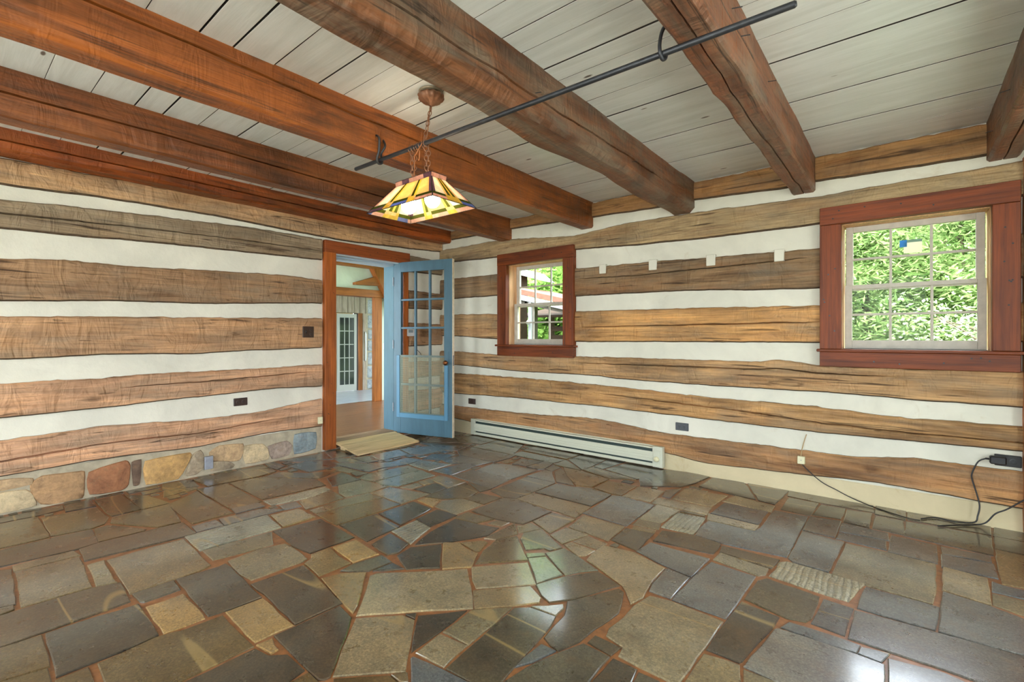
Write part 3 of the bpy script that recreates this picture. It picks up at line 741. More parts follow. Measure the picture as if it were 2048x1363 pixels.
FILL_SEEN = [
    [-4.657,3.033,-4.163,3.387],
    [-4.657,3.843,-4.163,4.197],
    [-4.657,3.543,-4.383,3.737],
    [-4.657,2.733,-4.383,2.927],
    [-4.357,2.853,-4.163,2.987],
    [-4.657,0.963,-4.543,1.157],
    [-4.357,2.733,-4.203,2.827],
    [-4.657,3.423,-4.503,3.517],
    [-4.477,3.423,-4.323,3.517],
    [-2.977,3.453,-2.883,3.567],
    [-4.137,4.083,-4.043,4.197],
    [-3.197,4.083,-3.103,4.197],
    [-4.517,1.023,-4.423,1.137],
    [-4.237,1.113,-4.153,1.187],
    [-4.557,2.103,-4.473,2.177],
    [-1.797,3.603,-1.713,3.677],
    [-4.257,2.013,-4.173,2.087],
    [-4.137,3.333,-4.053,3.407],
    [-3.707,3.333,-3.623,3.407],
    [-3.877,2.763,-3.793,2.837],
    [-4.657,2.943,-4.573,3.017],
    [-4.547,2.943,-4.463,3.017],
    [-4.657,3.753,-4.573,3.827],
    [-4.547,3.753,-4.463,3.827],
    [-4.437,3.753,-4.353,3.827],
    [-4.327,3.753,-4.243,3.827],
    [-3.757,3.063,-3.673,3.137],
    [-4.297,3.423,-4.213,3.497],
    [-3.857,3.003,-3.773,3.077],
]
FILL_UNSEEN = [
    [-2.057,-0.057,-1.443,0.357],
    [-1.417,-0.057,-0.803,0.357],
    [-0.777,-0.057,-0.163,0.357],
    [-0.137,-0.057,0.477,0.357],
    [0.503,-0.057,1.117,0.357],
    [-4.657,-0.297,-4.043,0.117],
    [0.643,3.663,1.257,4.077],
    [-4.657,-0.957,-4.043,-0.543],
    [-4.017,-0.957,-3.403,-0.543],
    [-3.377,-0.957,-2.763,-0.543],
    [-2.737,-0.957,-2.123,-0.543],
    [-2.097,-0.957,-1.483,-0.543],
    [-1.457,-0.957,-0.843,-0.543],
    [-0.817,-0.957,-0.203,-0.543],
    [-0.177,-0.957,0.437,-0.543],
    [0.463,-0.957,1.077,-0.543],
    [-0.717,1.053,-0.103,1.467],
    [-0.077,1.053,0.537,1.467],
    [0.563,1.053,1.177,1.467],
    [-4.657,-1.437,-4.043,-1.023],
    [-4.017,-1.437,-3.403,-1.023],
    [-3.377,-1.437,-2.763,-1.023],
    [-2.737,-1.437,-2.123,-1.023],
    [-2.097,-1.437,-1.483,-1.023],
    [-1.457,-1.437,-0.843,-1.023],
    [-0.817,-1.437,-0.203,-1.023],
    [-0.177,-1.437,0.437,-1.023],
    [0.463,-1.437,1.077,-1.023],
    [0.423,2.223,1.037,2.637],
    [0.163,1.713,0.777,2.127],
    [0.803,1.713,1.417,2.127],
    [-1.297,0.573,-0.683,0.987],
    [-0.657,0.573,-0.043,0.987],
    [-0.017,0.573,0.597,0.987],
    [0.623,0.573,1.237,0.987],
    [0.503,2.883,1.117,3.297],
    [-4.017,-0.387,-3.403,0.027],
    [-3.377,-0.387,-2.763,0.027],
    [-2.737,-0.387,-2.123,0.027],
    [-2.097,-0.507,-1.483,-0.093],
    [-1.457,-0.507,-0.843,-0.093],
    [-0.817,-0.507,-0.203,-0.093],
    [-0.177,-0.507,0.437,-0.093],
    [0.463,-0.507,1.077,-0.093],
    [1.103,-1.227,1.597,-0.873],
    [1.103,-0.537,1.597,-0.183],
    [1.063,2.373,1.557,2.727],
    [1.103,-1.677,1.597,-1.323],
    [1.143,2.823,1.557,3.317],
    [1.143,-0.027,1.557,0.467],
    [1.203,1.233,1.557,1.527],
    [0.563,3.333,0.917,3.627],
    [0.943,3.333,1.297,3.627],
    [-0.237,1.563,0.117,1.857],
    [1.283,3.813,1.577,4.227],
    [1.263,0.543,1.557,0.957],
    [1.323,3.543,1.597,3.737],
    [1.063,2.163,1.337,2.357],
    [1.103,-0.777,1.377,-0.583],
    [-4.657,-0.507,-4.383,-0.313],
    [-4.357,-0.507,-4.083,-0.313],
    [0.143,1.503,0.417,1.697],
    [0.443,1.503,0.717,1.697],
    [0.743,1.503,1.017,1.697],
    [1.263,0.993,1.537,1.187],
    [-4.657,-1.647,-4.383,-1.453],
    [-4.357,-1.647,-4.083,-1.453],
    [-4.057,-1.647,-3.783,-1.453],
    [-3.757,-1.647,-3.483,-1.453],
    [-3.457,-1.647,-3.183,-1.453],
    [-3.157,-1.647,-2.883,-1.453],
    [-2.857,-1.647,-2.583,-1.453],
    [-2.557,-1.647,-2.283,-1.453],
    [-2.257,-1.647,-1.983,-1.453],
    [-1.957,-1.647,-1.683,-1.453],
    [-1.657,-1.647,-1.383,-1.453],
    [-1.357,-1.647,-1.083,-1.453],
    [-1.057,-1.647,-0.783,-1.453],
    [-0.757,-1.647,-0.483,-1.453],
    [-0.457,-1.647,-0.183,-1.453],
    [-0.157,-1.647,0.117,-1.453],
    [0.143,-1.647,0.417,-1.453],
    [0.443,-1.647,0.717,-1.453],
    [0.743,-1.647,1.017,-1.453],
    [-1.677,0.453,-1.403,0.647],
    [1.323,3.333,1.597,3.527],
    [0.443,2.673,0.717,2.867],
    [0.743,2.673,1.017,2.867],
    [-1.057,1.023,-0.783,1.217],
    [-0.497,1.503,-0.303,1.637],
    [1.403,-0.747,1.597,-0.613],
    [1.363,2.193,1.557,2.327],
    [-1.377,0.423,-1.183,0.557],
    [-1.157,0.423,-0.963,0.557],
    [-0.937,0.423,-0.743,0.557],
    [-0.717,0.423,-0.523,0.557],
    [-0.497,0.423,-0.303,0.557],
    [-0.277,0.423,-0.083,0.557],
    [-0.057,0.423,0.137,0.557],
    [0.163,0.423,0.357,0.557],
    [0.383,0.423,0.577,0.557],
    [0.603,0.423,0.797,0.557],
    [0.823,0.423,1.017,0.557],
    [-1.517,0.663,-1.323,0.797],
    [1.043,1.563,1.237,1.697],
    [1.263,1.563,1.457,1.697],
    [1.443,1.863,1.557,2.057],
    [1.483,1.653,1.597,1.847],
    [-1.897,0.393,-1.743,0.487],
    [0.203,2.193,0.357,2.287],
    [-4.057,-0.507,-3.903,-0.413],
    [-3.877,-0.507,-3.723,-0.413],
    [-3.697,-0.507,-3.543,-0.413],
    [-3.517,-0.507,-3.363,-0.413],
    [-3.337,-0.507,-3.183,-0.413],
    [-3.157,-0.507,-3.003,-0.413],
    [-2.977,-0.507,-2.823,-0.413],
    [-2.797,-0.507,-2.643,-0.413],
    [-2.617,-0.507,-2.463,-0.413],
    [-2.437,-0.507,-2.283,-0.413],
    [-4.017,0.063,-3.863,0.157],
    [-3.837,0.063,-3.683,0.157],
    [0.663,4.113,0.817,4.207],
    [0.843,4.113,0.997,4.207],
    [1.023,4.113,1.177,4.207],
    [1.143,-0.147,1.297,-0.053],
    [1.323,-0.147,1.477,-0.053],
    [1.443,2.073,1.597,2.167],
    [-0.017,1.893,0.137,1.987],
    [-2.197,0.063,-2.103,0.177],
    [-0.857,1.233,-0.763,1.347],
    [-0.357,1.653,-0.263,1.767],
    [1.043,0.453,1.127,0.527],
    [1.403,-0.837,1.487,-0.763],
    [1.513,-0.837,1.597,-0.763],
    [-1.417,0.813,-1.333,0.887],
    [1.043,2.793,1.127,2.867],
    [1.483,1.563,1.567,1.637],
    [-1.157,1.023,-1.073,1.097],
    [-0.597,1.503,-0.513,1.577],
    [-2.257,-0.507,-2.173,-0.433],
    [1.143,0.483,1.227,0.557],
    [1.503,-0.147,1.587,-0.073],
    [-3.657,0.063,-3.573,0.137],
]
FILL_SMALL = [
    [-2.397,0.063,-2.243,0.117],
    [-4.657,1.563,-4.603,1.717],
    [-4.657,0.153,-4.603,0.307],
    [-4.657,0.783,-4.603,0.937],
    [1.103,-1.287,1.197,-1.243],
    [1.223,-1.287,1.317,-1.243],
    [1.343,-1.287,1.437,-1.243],
    [1.463,-1.287,1.557,-1.243],
    [1.283,3.753,1.377,3.797],
    [1.403,3.753,1.497,3.797],
    [1.143,2.763,1.237,2.807],
    [1.263,2.763,1.357,2.807],
    [1.383,2.763,1.477,2.807],
    [1.503,2.763,1.597,2.807],
    [-1.717,0.393,-1.623,0.437],
    [-1.597,0.393,-1.503,0.437],
    [-0.137,1.893,-0.043,1.937],
    [-1.797,0.513,-1.703,0.557],
    [0.383,2.163,0.477,2.207],
    [0.503,2.163,0.597,2.207],
    [0.623,2.163,0.717,2.207],
    [0.743,2.163,0.837,2.207],
    [0.863,2.163,0.957,2.207],
    [1.243,0.483,1.337,0.527],
    [1.363,0.483,1.457,0.527],
    [1.483,0.483,1.577,0.527],
    [-3.557,0.063,-3.463,0.107],
    [-3.077,0.063,-2.983,0.107],
    [-2.957,0.063,-2.863,0.107],
    [-0.277,1.503,-0.183,1.547],
    [-0.157,1.503,-0.063,1.547],
    [-0.037,1.503,0.057,1.547],
    [1.043,1.503,1.137,1.547],
    [-1.317,3.813,-1.223,3.857],
    [1.103,-0.837,1.197,-0.793],
    [1.223,-0.837,1.317,-0.793],
    [1.403,-0.597,1.497,-0.553],
    [-4.577,0.153,-4.483,0.197],
    [-4.457,0.153,-4.363,0.197],
    [-4.137,3.903,-4.093,3.997],
    [-4.657,1.443,-4.613,1.537],
    [1.203,1.113,1.247,1.207],
    [1.553,1.113,1.597,1.207],
    [-2.157,-0.507,-2.113,-0.413],
    [1.043,-1.617,1.087,-1.523],
    [-4.657,0.393,-4.613,0.487],
    [-4.657,2.613,-4.613,2.707],
    [-2.957,3.603,-2.913,3.697],
    [-4.657,0.603,-4.613,0.697],
    [-3.857,2.853,-3.813,2.947],
    [0.583,3.663,0.627,3.757],
    [-4.457,2.103,-4.413,2.197],
    [-2.117,0.213,-2.073,0.307],
    [-4.337,1.983,-4.293,2.077],
    [-3.017,3.093,-2.973,3.187],
    [-3.637,2.523,-3.593,2.617],
    [1.203,4.113,1.247,4.207],
    [-3.597,3.393,-3.553,3.437],
    [-4.437,2.943,-4.393,2.987],
    [-1.617,0.663,-1.573,0.707],
    [-3.657,3.423,-3.613,3.467],
    [-1.377,0.573,-1.333,0.617],
    [-3.477,3.063,-3.433,3.107],
    [0.983,2.163,1.027,2.207],
    [-1.537,3.603,-1.493,3.647],
    [-4.017,2.253,-3.973,2.297],
    [-4.257,1.203,-4.213,1.247],
    [-3.437,1.503,-3.393,1.547],
    [0.073,1.503,0.117,1.547],
    [-4.137,3.243,-4.093,3.287],
    [1.343,-0.837,1.387,-0.793],
    [1.203,1.023,1.247,1.067],
    [1.553,1.023,1.597,1.067],
    [0.083,2.013,0.127,2.057],
    [-4.657,1.743,-4.613,1.787],
    [-4.657,0.723,-4.613,0.767],
    [-4.457,0.483,-4.413,0.527],
    [-3.157,3.993,-3.113,4.037],
    [1.043,-1.677,1.087,-1.633],
    [-0.917,1.263,-0.873,1.307],
    [0.343,2.313,0.387,2.357],
    [-3.877,2.703,-3.833,2.747],
    [-4.657,0.333,-4.613,0.377],
    [-3.717,3.273,-3.673,3.317],
    [-1.357,0.903,-1.313,0.947],
    [-0.417,1.653,-0.373,1.697],
    [-1.297,2.463,-1.253,2.507],
    [1.523,3.753,1.567,3.797],
    [1.523,-0.597,1.567,-0.553],
    [-4.137,4.023,-4.093,4.067],
    [-2.837,0.063,-2.793,0.107],
    [1.043,-1.497,1.087,-1.453],
    [-3.697,3.783,-3.653,3.827],
    [-4.257,2.643,-4.213,2.687],
    [-4.357,3.693,-4.313,3.737],
    [-1.477,0.393,-1.433,0.437],
    [1.033,0.393,1.077,0.437],
    [-4.657,2.523,-4.613,2.567],
    [-4.397,1.053,-4.353,1.097],
]
LEFT_LOGS = [
    ('tan',[(0.295,2.389),(1.282,2.408),(2.894,2.429),(3.627,2.39),(4.276,2.41)],[(0.295,2.205),(0.921,2.238),(1.594,2.246),(2.421,2.226),(2.894,2.223),(3.561,2.254),(4.215,2.29)],1),
    ('grey',[(0.295,2.109),(0.678,2.14),(1.254,2.172),(1.924,2.204),(2.566,2.203)],[(0.295,1.912),(0.678,1.922),(1.139,1.945),(1.638,1.959),(2.566,1.981)],0),
    ('greyb',[(0.295,1.713),(0.606,1.745),(1.03,1.743),(1.567,1.77),(2.243,1.794),(2.549,1.778)],[(0.295,1.426),(0.921,1.462),(1.437,1.471),(2.549,1.53)],0),
    ('mid',[(0.295,1.326),(0.821,1.344),(1.501,1.358),(2.549,1.381)],[(0.295,1.034),(0.921,1.052),(1.437,1.041),(1.924,1.06),(2.566,1.071)],0),
    ('pink',[(0.295,0.874),(0.725,0.881),(1.254,0.894),(1.924,0.892),(2.566,0.906)],[(0.295,0.641),(0.821,0.649),(1.375,0.669),(2.079,0.689),(2.566,0.673)],0),
    ('pink2',[(0.295,0.494),(0.804,0.52),(1.375,0.484),(1.924,0.488),(2.566,0.549)],[(0.295,0.251),(0.804,0.266),(1.456,0.246),(2.038,0.275),(2.555,0.256)],0),
]
RIGHT_LOGS = [
    ('p','plate',[(-3.459,2.54),(-2.385,2.522),(-1.421,2.535),(-0.541,2.555),(0.411,2.521)],[(-3.459,2.425),(-2.385,2.391),(-1.809,2.374),(-1.413,2.38),(-0.704,2.349),(-0.502,2.354),(0.411,2.333)]),
    ('1','greyt',[(-4.56,2.319),(-3.656,2.325),(-2.642,2.241),(-2.07,2.279),(-1.421,2.277),(-0.483,2.249),(0.411,2.263),(0.569,2.27)],[(-4.56,2.145),(-3.656,2.12),(-2.618,2.088),(-1.863,2.052),(-1.245,2.035),(-0.48,2.032),(0.563,2.046)]),
    ('2','brown',[(-4.394,1.932),(-3.656,1.927),(-2.588,1.894),(-1.8,1.887),(-1.245,1.87),(-0.48,1.856),(0.563,1.824)],[(-4.394,1.672),(-3.656,1.67),(-2.588,1.606),(-1.562,1.596),(-1.282,1.587),(-0.887,1.563),(-0.48,1.553),(0.563,1.546)]),
    ('3','gold',[(-4.394,1.475),(-3.656,1.459),(-2.588,1.452),(-1.439,1.444),(-0.48,1.426),(0.563,1.4)],[(-4.394,1.196),(-3.656,1.155),(-2.588,1.133),(-1.439,1.142),(-0.48,1.141),(0.563,1.156)]),
    ('4','tanr',[(-4.394,1.006),(-3.656,0.979),(-2.618,0.989),(-1.644,0.991),(-0.887,0.989),(-0.755,1.01),(-0.48,0.977),(0.557,0.979)],[(-4.394,0.829),(-3.342,0.795),(-2.357,0.796),(-2.17,0.777),(-1.245,0.769),(-0.424,0.772),(0.096,0.757),(0.557,0.754)]),
    ('5','tano',[(-4.394,0.727),(-3.342,0.727),(-2.357,0.711),(-1.245,0.672),(-0.57,0.666),(-0.024,0.637),(0.557,0.641)],[(-4.394,0.467),(-3.342,0.49),(-2.357,0.492),(-1.245,0.476),(-0.452,0.468),(0.096,0.478),(0.557,0.485)]),
    ('6','browno',[(-4.394,0.315),(-3.474,0.325),(-2.357,0.367),(-1.644,0.314),(-0.887,0.32),(-0.282,0.324),(0.096,0.367),(0.557,0.366)],[(-4.486,0.153),(-4.086,0.135),(-2.932,0.132),(-1.677,0.133),(-1.32,0.098),(-0.805,0.122),(-0.15,0.158),(0.557,0.134)]),
]
BASE_STONES = [
    ('tan',[(0.278,0.232),(0.377,0.225),(0.448,0.209),(0.446,0.169),(0.377,0.165),(0.278,0.16)]),
    ('pale',[(0.269,0.146),(0.424,0.133),(0.448,0.087),(0.467,0.021),(0.373,0.014),(0.269,0.017)]),
    ('tanb',[(0.45,0.168),(0.501,0.207),(0.654,0.197),(0.712,0.195),(0.71,0.07),(0.702,0.014),(0.561,0.009),(0.501,0.025),(0.462,0.083)]),
    ('red',[(0.75,0.186),(0.963,0.223),(0.984,0.184),(0.975,0.042),(0.939,0.013),(0.756,0.022)]),
    ('dark',[(0.999,0.204),(1.061,0.215),(1.058,0.122),(1.049,0.032),(1.012,0.026),(1.005,0.111)]),
    ('gold',[(1.086,0.202),(1.396,0.205),(1.381,0.142),(1.311,0.01),(1.099,0.012)]),
    ('grey',[(1.367,0.049),(1.417,0.187),(1.468,0.211),(1.494,0.164),(1.497,0.07),(1.446,0.023),(1.374,0.026)]),
    ('tan',[(1.55,0.178),(1.619,0.226),(1.812,0.209),(1.804,0.131),(1.779,0.073),(1.73,0.074),(1.565,0.112)]),
    ('grey',[(1.573,0.102),(1.698,0.072),(1.738,0.037),(1.714,0.007),(1.55,0.017)]),
    ('pale',[(1.82,0.19),(1.984,0.179),(2.028,0.125),(2.037,0.031),(1.837,0.026)]),
    ('mauve',[(2.037,0.151),(2.214,0.168),(2.262,0.112),(2.233,0.031),(2.074,0.024)]),
    ('blue',[(2.292,0.223),(2.516,0.209),(2.506,0.046),(2.292,0.026)]),
]

def rock_mat(name):
    m, nt, b, out = new_mat(name)
    v = coords(nt); n1 = noise_tex(nt, v, 7, 7, 0.68, 0.8); n2 = noise_tex(nt, v, 34, 6, 0.7); n3 = noise_tex(nt, v, 12, 5, 0.65, 1.4)
    oi = N(nt, 'ShaderNodeObjectInfo')
    c = ramp(nt, n1, [(0.30, (0.55, 0.53, 0.52)), (0.5, (0.98, 0.96, 0.94)), (0.70, (1.22, 1.18, 1.10))])
    c = mix(nt, 0.6, c, ramp(nt, n2, [(0.32, (0.55, 0.55, 0.55)), (0.55, (1, 1, 1)), (0.75, (1.3, 1.3, 1.3))]), 'MULTIPLY')
    c = mix(nt, 1.0, c, oi.outputs['Color'], 'MULTIPLY')
    c = mix(nt, ramp(nt, n3, [(0.56, (0, 0, 0)), (0.72, (0.55, 0.55, 0.55))]), c, lin((150, 118, 84)))
    nt.links.new(c, b.inputs['Base Color']); b.inputs['Roughness'].default_value = 0.75; b.inputs['Specular IOR Level'].default_value = 0.3
    bump(nt, b, n1, 0.6, 0.02); bump(nt, b, n2, 0.4, 0.006)
    return m


M['rock'] = rock_mat('fieldstone')
M['grabbar'] = M['white_plastic']

# ------------------------------------------------------------------ floor
STONE_TINT = {'k': (60, 54, 44), 'd': (72, 65, 51), 'n': (88, 72, 44), 'm': (107, 95, 70), 'l': (126, 114, 88),
              't': (130, 108, 70), 'b': (86, 87, 84), 'g': (98, 98, 80), 's': (130, 128, 110)}
fl = MB(); fl.box((XL-0.05, YN-0.05, -0.12), (XR+0.05, YB+0.05, -0.006))
floor = tag(fl.build('floor', M['mortar']), 'dark slate flagstone floor with rust brown mortar joints', 'floor', kind='structure')
rnd = random.Random(11)


def stone_mesh(mb, poly, z, inset=0.004, jag=0.0035, step=0.07):
    pts = []
    n = len(poly)
    for i in range(n):
        a, b = poly[i], poly[(i+1) % n]
        L = math.hypot(b[0]-a[0], b[1]-a[1]); k = max(1, int(L/step))
        nx, ny = ((b[1]-a[1])/max(L, 1e-6), -(b[0]-a[0])/max(L, 1e-6))
        for j in range(k):
            t = j/k; d = 0 if j == 0 else rnd.uniform(-jag, jag)
            pts.append((a[0]+(b[0]-a[0])*t+nx*d, a[1]+(b[1]-a[1])*t+ny*d))
    n = len(pts); inner = []
    for i in range(n):
        a, b, c = pts[i-1], pts[i], pts[(i+1) % n]
        tx, ty = c[0]-a[0], c[1]-a[1]; L = max(math.hypot(tx, ty), 1e-6)
        inner.append((b[0]-ty/L*inset, b[1]+tx/L*inset))
    vs = [(x, y, -0.012) for x, y in pts]+[(x, y, z-0.0025) for x, y in pts]+[(x, y, z) for x, y in inner]
    fs = [(i, (i+1) % n, n+(i+1) % n, n+i) for i in range(n)]+[(n+i, n+(i+1) % n, 2*n+(i+1) % n, 2*n+i) for i in range(n)]
    fs.append(tuple(range(2*n, 3*n)))
    mb.add(vs, fs)


def vary(c, amt=0.10):
    k = 1+rnd.uniform(-amt, amt); w = rnd.uniform(-0.04, 0.04)
    return (min(255, c[0]*k*(1+w)), min(255, c[1]*k), min(255, c[2]*k*(1-w)))


for kind_, poly in FLOOR_STONES:
    mb = MB(); stone_mesh(mb, poly, rnd.uniform(-0.0015, 0.002))
    mb.build('flagstone', M['flag_striped'] if kind_ == 's' else M['flag'], floor, tint=vary(STONE_TINT[kind_]))
for x0, y0, x1, y1 in FILL_SEEN:
    mb = MB(); j = lambda: rnd.uniform(-0.006, 0.006)
    stone_mesh(mb, [(x0+j(), y0+j()), (x1+j(), y0+j()), (x1+j(), y1+j()), (x0+j(), y1+j())], rnd.uniform(-0.0015, 0.001))
    mb.build('flagstone', M['flag'], floor, tint=vary(STONE_TINT[rnd.choice('dnkm')]))
mb = MB()
for x0, y0, x1, y1 in FILL_UNSEEN+FILL_SMALL:
    j = lambda: rnd.uniform(-0.006, 0.006)
    stone_mesh(mb, [(x0+j(), y0+j()), (x1+j(), y0+j()), (x1+j(), y1+j()), (x0+j(), y1+j())], rnd.uniform(-0.0015, 0.001))
tag(mb.build('more_flagstones', M['flag'], floor, tint=(86, 78, 60)), kind='stuff')


# ------------------------------------------------------------------ walls
def wall_with_holes(axis, fixed0, fixed1, s0, s1, z0, z1, holes):
    """a slab wall; axis is the direction it runs in; holes = (s0, s1, z0, z1)"""
    mb = MB()

    def bx(a, b, c, d):
        if b-a < 1e-4 or d-c < 1e-4: return
        if axis == 'x': mb.box((a, fixed0, c), (b, fixed1, d))
        else: mb.box((fixed0, a, c), (fixed1, b, d))
    cur = s0
    for h in sorted(holes):
        bx(cur, h[0], z0, z1); bx(h[0], h[1], z0, h[2]); bx(h[0], h[1], h[3], z1); cur = h[1]
    bx(cur, s1, z0, z1)
    return mb


DOOR = (2.717, 3.560, 0.0, 2.072)
W1 = (-3.529, -2.754, 1.100, 2.012)
W2 = (-0.347, 0.430, 1.100, 2.012)
wall_left = tag(wall_with_holes('y', XL-0.26, XL, YN-0.3, YB+0.3, -0.12, 2.70, [DOOR]).build('wall_left', M['plaster_left']),
                'log wall with pale chinking and a blue door at its far end', 'wall', kind='structure')
wall_right = tag(wall_with_holes('x', YB, YB+0.20, XL, XR+0.3, -0.12, 2.70, [W1, W2]).build('wall_right', M['plaster']),
                 'log wall with pale chinking and two sash windows', 'wall', kind='structure')
wall_rear = tag(wall_with_holes('x', YN-0.3, YN, XL, XR+0.3, -0.12, 2.70, NEAR_OPENINGS).build('wall_rear', M['plaster']),
                'plain wall behind the viewpoint with wide openings added for daylight', 'wall', kind='structure')
wall_side = tag(wall_with_holes('y', XR, XR+0.3, YN, YB, -0.12, 2.70, SIDE_OPENINGS).build('wall_side', M['plaster']),
                'plain wall beside the viewpoint with wide openings added for daylight', 'wall', kind='structure')

LOG_TINT = {'tan': (202, 162, 120), 'grey': (160, 140, 114), 'greyb': (162, 128, 96), 'mid': (194, 152, 114), 'pink': (208, 162, 126),
            'pink2': (216, 168, 132), 'plate': (182, 138, 90), 'greyt': (180, 156, 118), 'brown': (148, 120, 88), 'gold': (206, 158, 102),
            'tanr': (188, 151, 108), 'tano': (190, 149, 100), 'browno': (178, 136, 94)}


def log(parent, side, tint, top, bot, s0, s1, proud=0.032, seed=0, crack=None, ragged=0.006):
    """one hewn wall log between two measured edges; crack = [(s, height share)...] is a drying split in its face"""
    rings = []
    n = max(4, int((s1-s0)/0.035))
    for i in range(n+1):
        s = s0+(s1-s0)*i/n
        zt = lerp_line(top, s)+ragged*(nz(s*9, seed, 1)+0.8*nz(s*27, seed, 2)+0.5*nz(s*70, seed, 3))
        zb = lerp_line(bot, s)+ragged*0.7*(nz(s*6, seed, 4)+0.6*nz(s*20, seed, 5))
        h = zt-zb
        d = proud+0.006*nz(s*1.3, seed, 6)
        c, cd, cw = 0.52, 0.0, 0.004
        if crack and crack[0][0] <= s <= crack[-1][0]:
            c = lerp_line(crack, s)+0.012*nz(s*8, seed, 7)
            e = min(1, (s-crack[0][0])/0.25, (crack[-1][0]-s)/0.25)
            cd = 0.029*max(0.0, e); cw = 0.0015+0.006*max(0.0, e)*(0.7+0.5*nz(s*3, seed, 8))
        u = lambda a: 0.004*nz(s*5, a*6+seed, 9)
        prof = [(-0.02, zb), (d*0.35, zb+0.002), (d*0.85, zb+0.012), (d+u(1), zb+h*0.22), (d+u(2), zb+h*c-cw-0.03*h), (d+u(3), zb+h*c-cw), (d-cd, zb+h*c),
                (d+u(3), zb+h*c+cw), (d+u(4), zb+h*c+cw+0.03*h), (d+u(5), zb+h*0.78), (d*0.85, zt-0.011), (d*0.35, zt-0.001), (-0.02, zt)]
        if side == 'left': rings.append([(XL+p, s, z) for p, z in prof])
        else: rings.append([(s, YB-p, z) for p, z in prof])
    mb = MB(); mb.loft(rings)
    return mb.build('log', M['log_y'] if side == 'left' else M['log_x'], parent, 26, LOG_TINT[tint], (M['log_contact_shade'], lambda f: f < 13*n and f % 13 in (0, 1, 11, 12)))


CR_L = {1: [(-1.4, 0.45), (0.3, 0.52), (1.2, 0.48), (2.56, 0.42)], 5: [(-1.2, 0.5), (0.3, 0.44), (1.3, 0.52), (2.1, 0.58)], 4: [(0.9, 0.62), (1.6, 0.6), (2.5, 0.7)]}
for k, (tint, top, bot, full) in enumerate(LEFT_LOGS):
    log(wall_left, 'left', tint, top, bot, YN, YB-0.01 if full else 2.575, seed=k*3.1, crack=CR_L.get(k))
    if not full:
        zt, zb = top[-1][1], bot[-1][1]
        log(wall_left, 'left', tint, [(3.6, zt-0.015), (4.25, zt-0.03)], [(3.6, zb), (4.25, zb+0.01)], 3.70, YB-0.01, seed=k*3.1+50)
# the wall beside the door jamb: narrow plaster strip stays bare
CR_R = {'2': [(-2.6, 0.62), (-1.9, 0.58), (-1.2, 0.68), (-0.45, 0.80)], '3': [(-2.6, 0.48), (-1.5, 0.50), (-0.45, 0.56)],
        '5': [(-2.4, 0.62), (-1.2, 0.58), (-0.4, 0.40), (1.0, 0.36)], '4': [(-2.6, 0.66), (-1.2, 0.72), (0.0, 0.7)]}
BEAMS_X = [(-3.62, -3.49), (-2.57, -2.425), (-1.63, -1.415), (-0.665, -0.515), (0.412, 0.56)]
for k, (key, tint, top, bot) in enumerate(RIGHT_LOGS):
    if key == 'p':     # the plate shows between the beams
        edges = [(XL+0.2, BEAMS_X[0][0])]+[(BEAMS_X[i][1], BEAMS_X[i+1][0]) for i in range(4)]+[(BEAMS_X[4][1], XR)]
        for a, b in edges:
            log(wall_right, 'right', tint, [(-5, ZC-0.004), (5, ZC-0.004)], bot, a+0.004, b-0.004, 0.03, k+a)
    elif key in '23':
        for a, b in ((XL+0.005, W1[0]-0.03), (W1[1]+0.03, W2[0]-0.03), (W2[1]+0.03, XR)):
            log(wall_right, 'right', tint if (a > -4 or key == '2') else 'tanr', top, bot, a, b, 0.032, k*2.3+a, CR_R.get(key) if -3 < a < 0 else None)
    else:
        log(wall_right, 'right', tint, top, bot, XL+0.005, XR, 0.034, k*2.3, CR_R.get(key))
# plaster patches let into the second log
for x0, x1, z0, z1 in ((-2.334, -2.262, 1.814, 1.905), (-1.819, -1.743, 1.803, 1.90), (-1.304, -1.230, 1.795, 1.89), (-0.785, -0.716, 1.781, 1.875)):
    MB().box((x0, YB-0.040, z0), (x1, YB, z1), 0.004).build('plaster_patch', M['plaster'], wall_right)
# sloping plaster footing under the lowest log
MB().prism([(YB+0.01, -0.01), (YB-0.030, -0.01), (YB-0.006, 0.13), (YB+0.01, 0.15)], 'x', XL+0.01, XR).build('footing', M['footing'], wall_right)

# stones of the low masonry course under the left wall
ROCK_TINT = {'tan': (196, 166, 128), 'pale': (206, 186, 150), 'tanb': (180, 144, 106), 'red': (158, 108, 76), 'dark': (118, 96, 80), 'gold': (200, 160, 104),
             'grey': (168, 152, 128), 'mauve': (172, 154, 140), 'blue': (142, 156, 160)}
mm = MB(); mm.box((XL-0.02, YN, -0.01), (XL+0.012, 2.575, 0.262)); mm.build('mortar_bed', M['stone_mortar'], wall_left)


def rock(c, poly, seed):
    ext = []
    n0 = len(poly)
    for i in range(n0):
        a, b = poly[i], poly[(i+1) % n0]
        for t in (0, 1/3, 2/3): ext.append((a[0]+(b[0]-a[0])*t+0.004*nz(i*3.3, t*7, seed), a[1]+(b[1]-a[1])*t+0.004*nz(i*2.1, t*5, seed+4)))
    n = len(ext)
    ext = [tuple((ext[i-1][k]+5*ext[i][k]+ext[(i+1) % n][k])/7 for k in (0, 1)) for i in range(n)]
    cx = sum(p[0] for p in ext)/n; cy = sum(p[1] for p in ext)/n
    rings = []
    for sc, d in ((1.13, 0.0), (1.12, 0.014), (1.06, 0.022), (0.6, 0.026), (0.2, 0.028)):
        rings.append([(XL+d+(0.004*nz(p[0]*9, p[1]*9, seed) if d else 0), cx+(p[0]-cx)*sc, max(0.004, cy+(p[1]-cy)*sc)) for p in ext])
    MB().loft(rings).build('stone', M['rock'], wall_left, 40, ROCK_TINT[c])


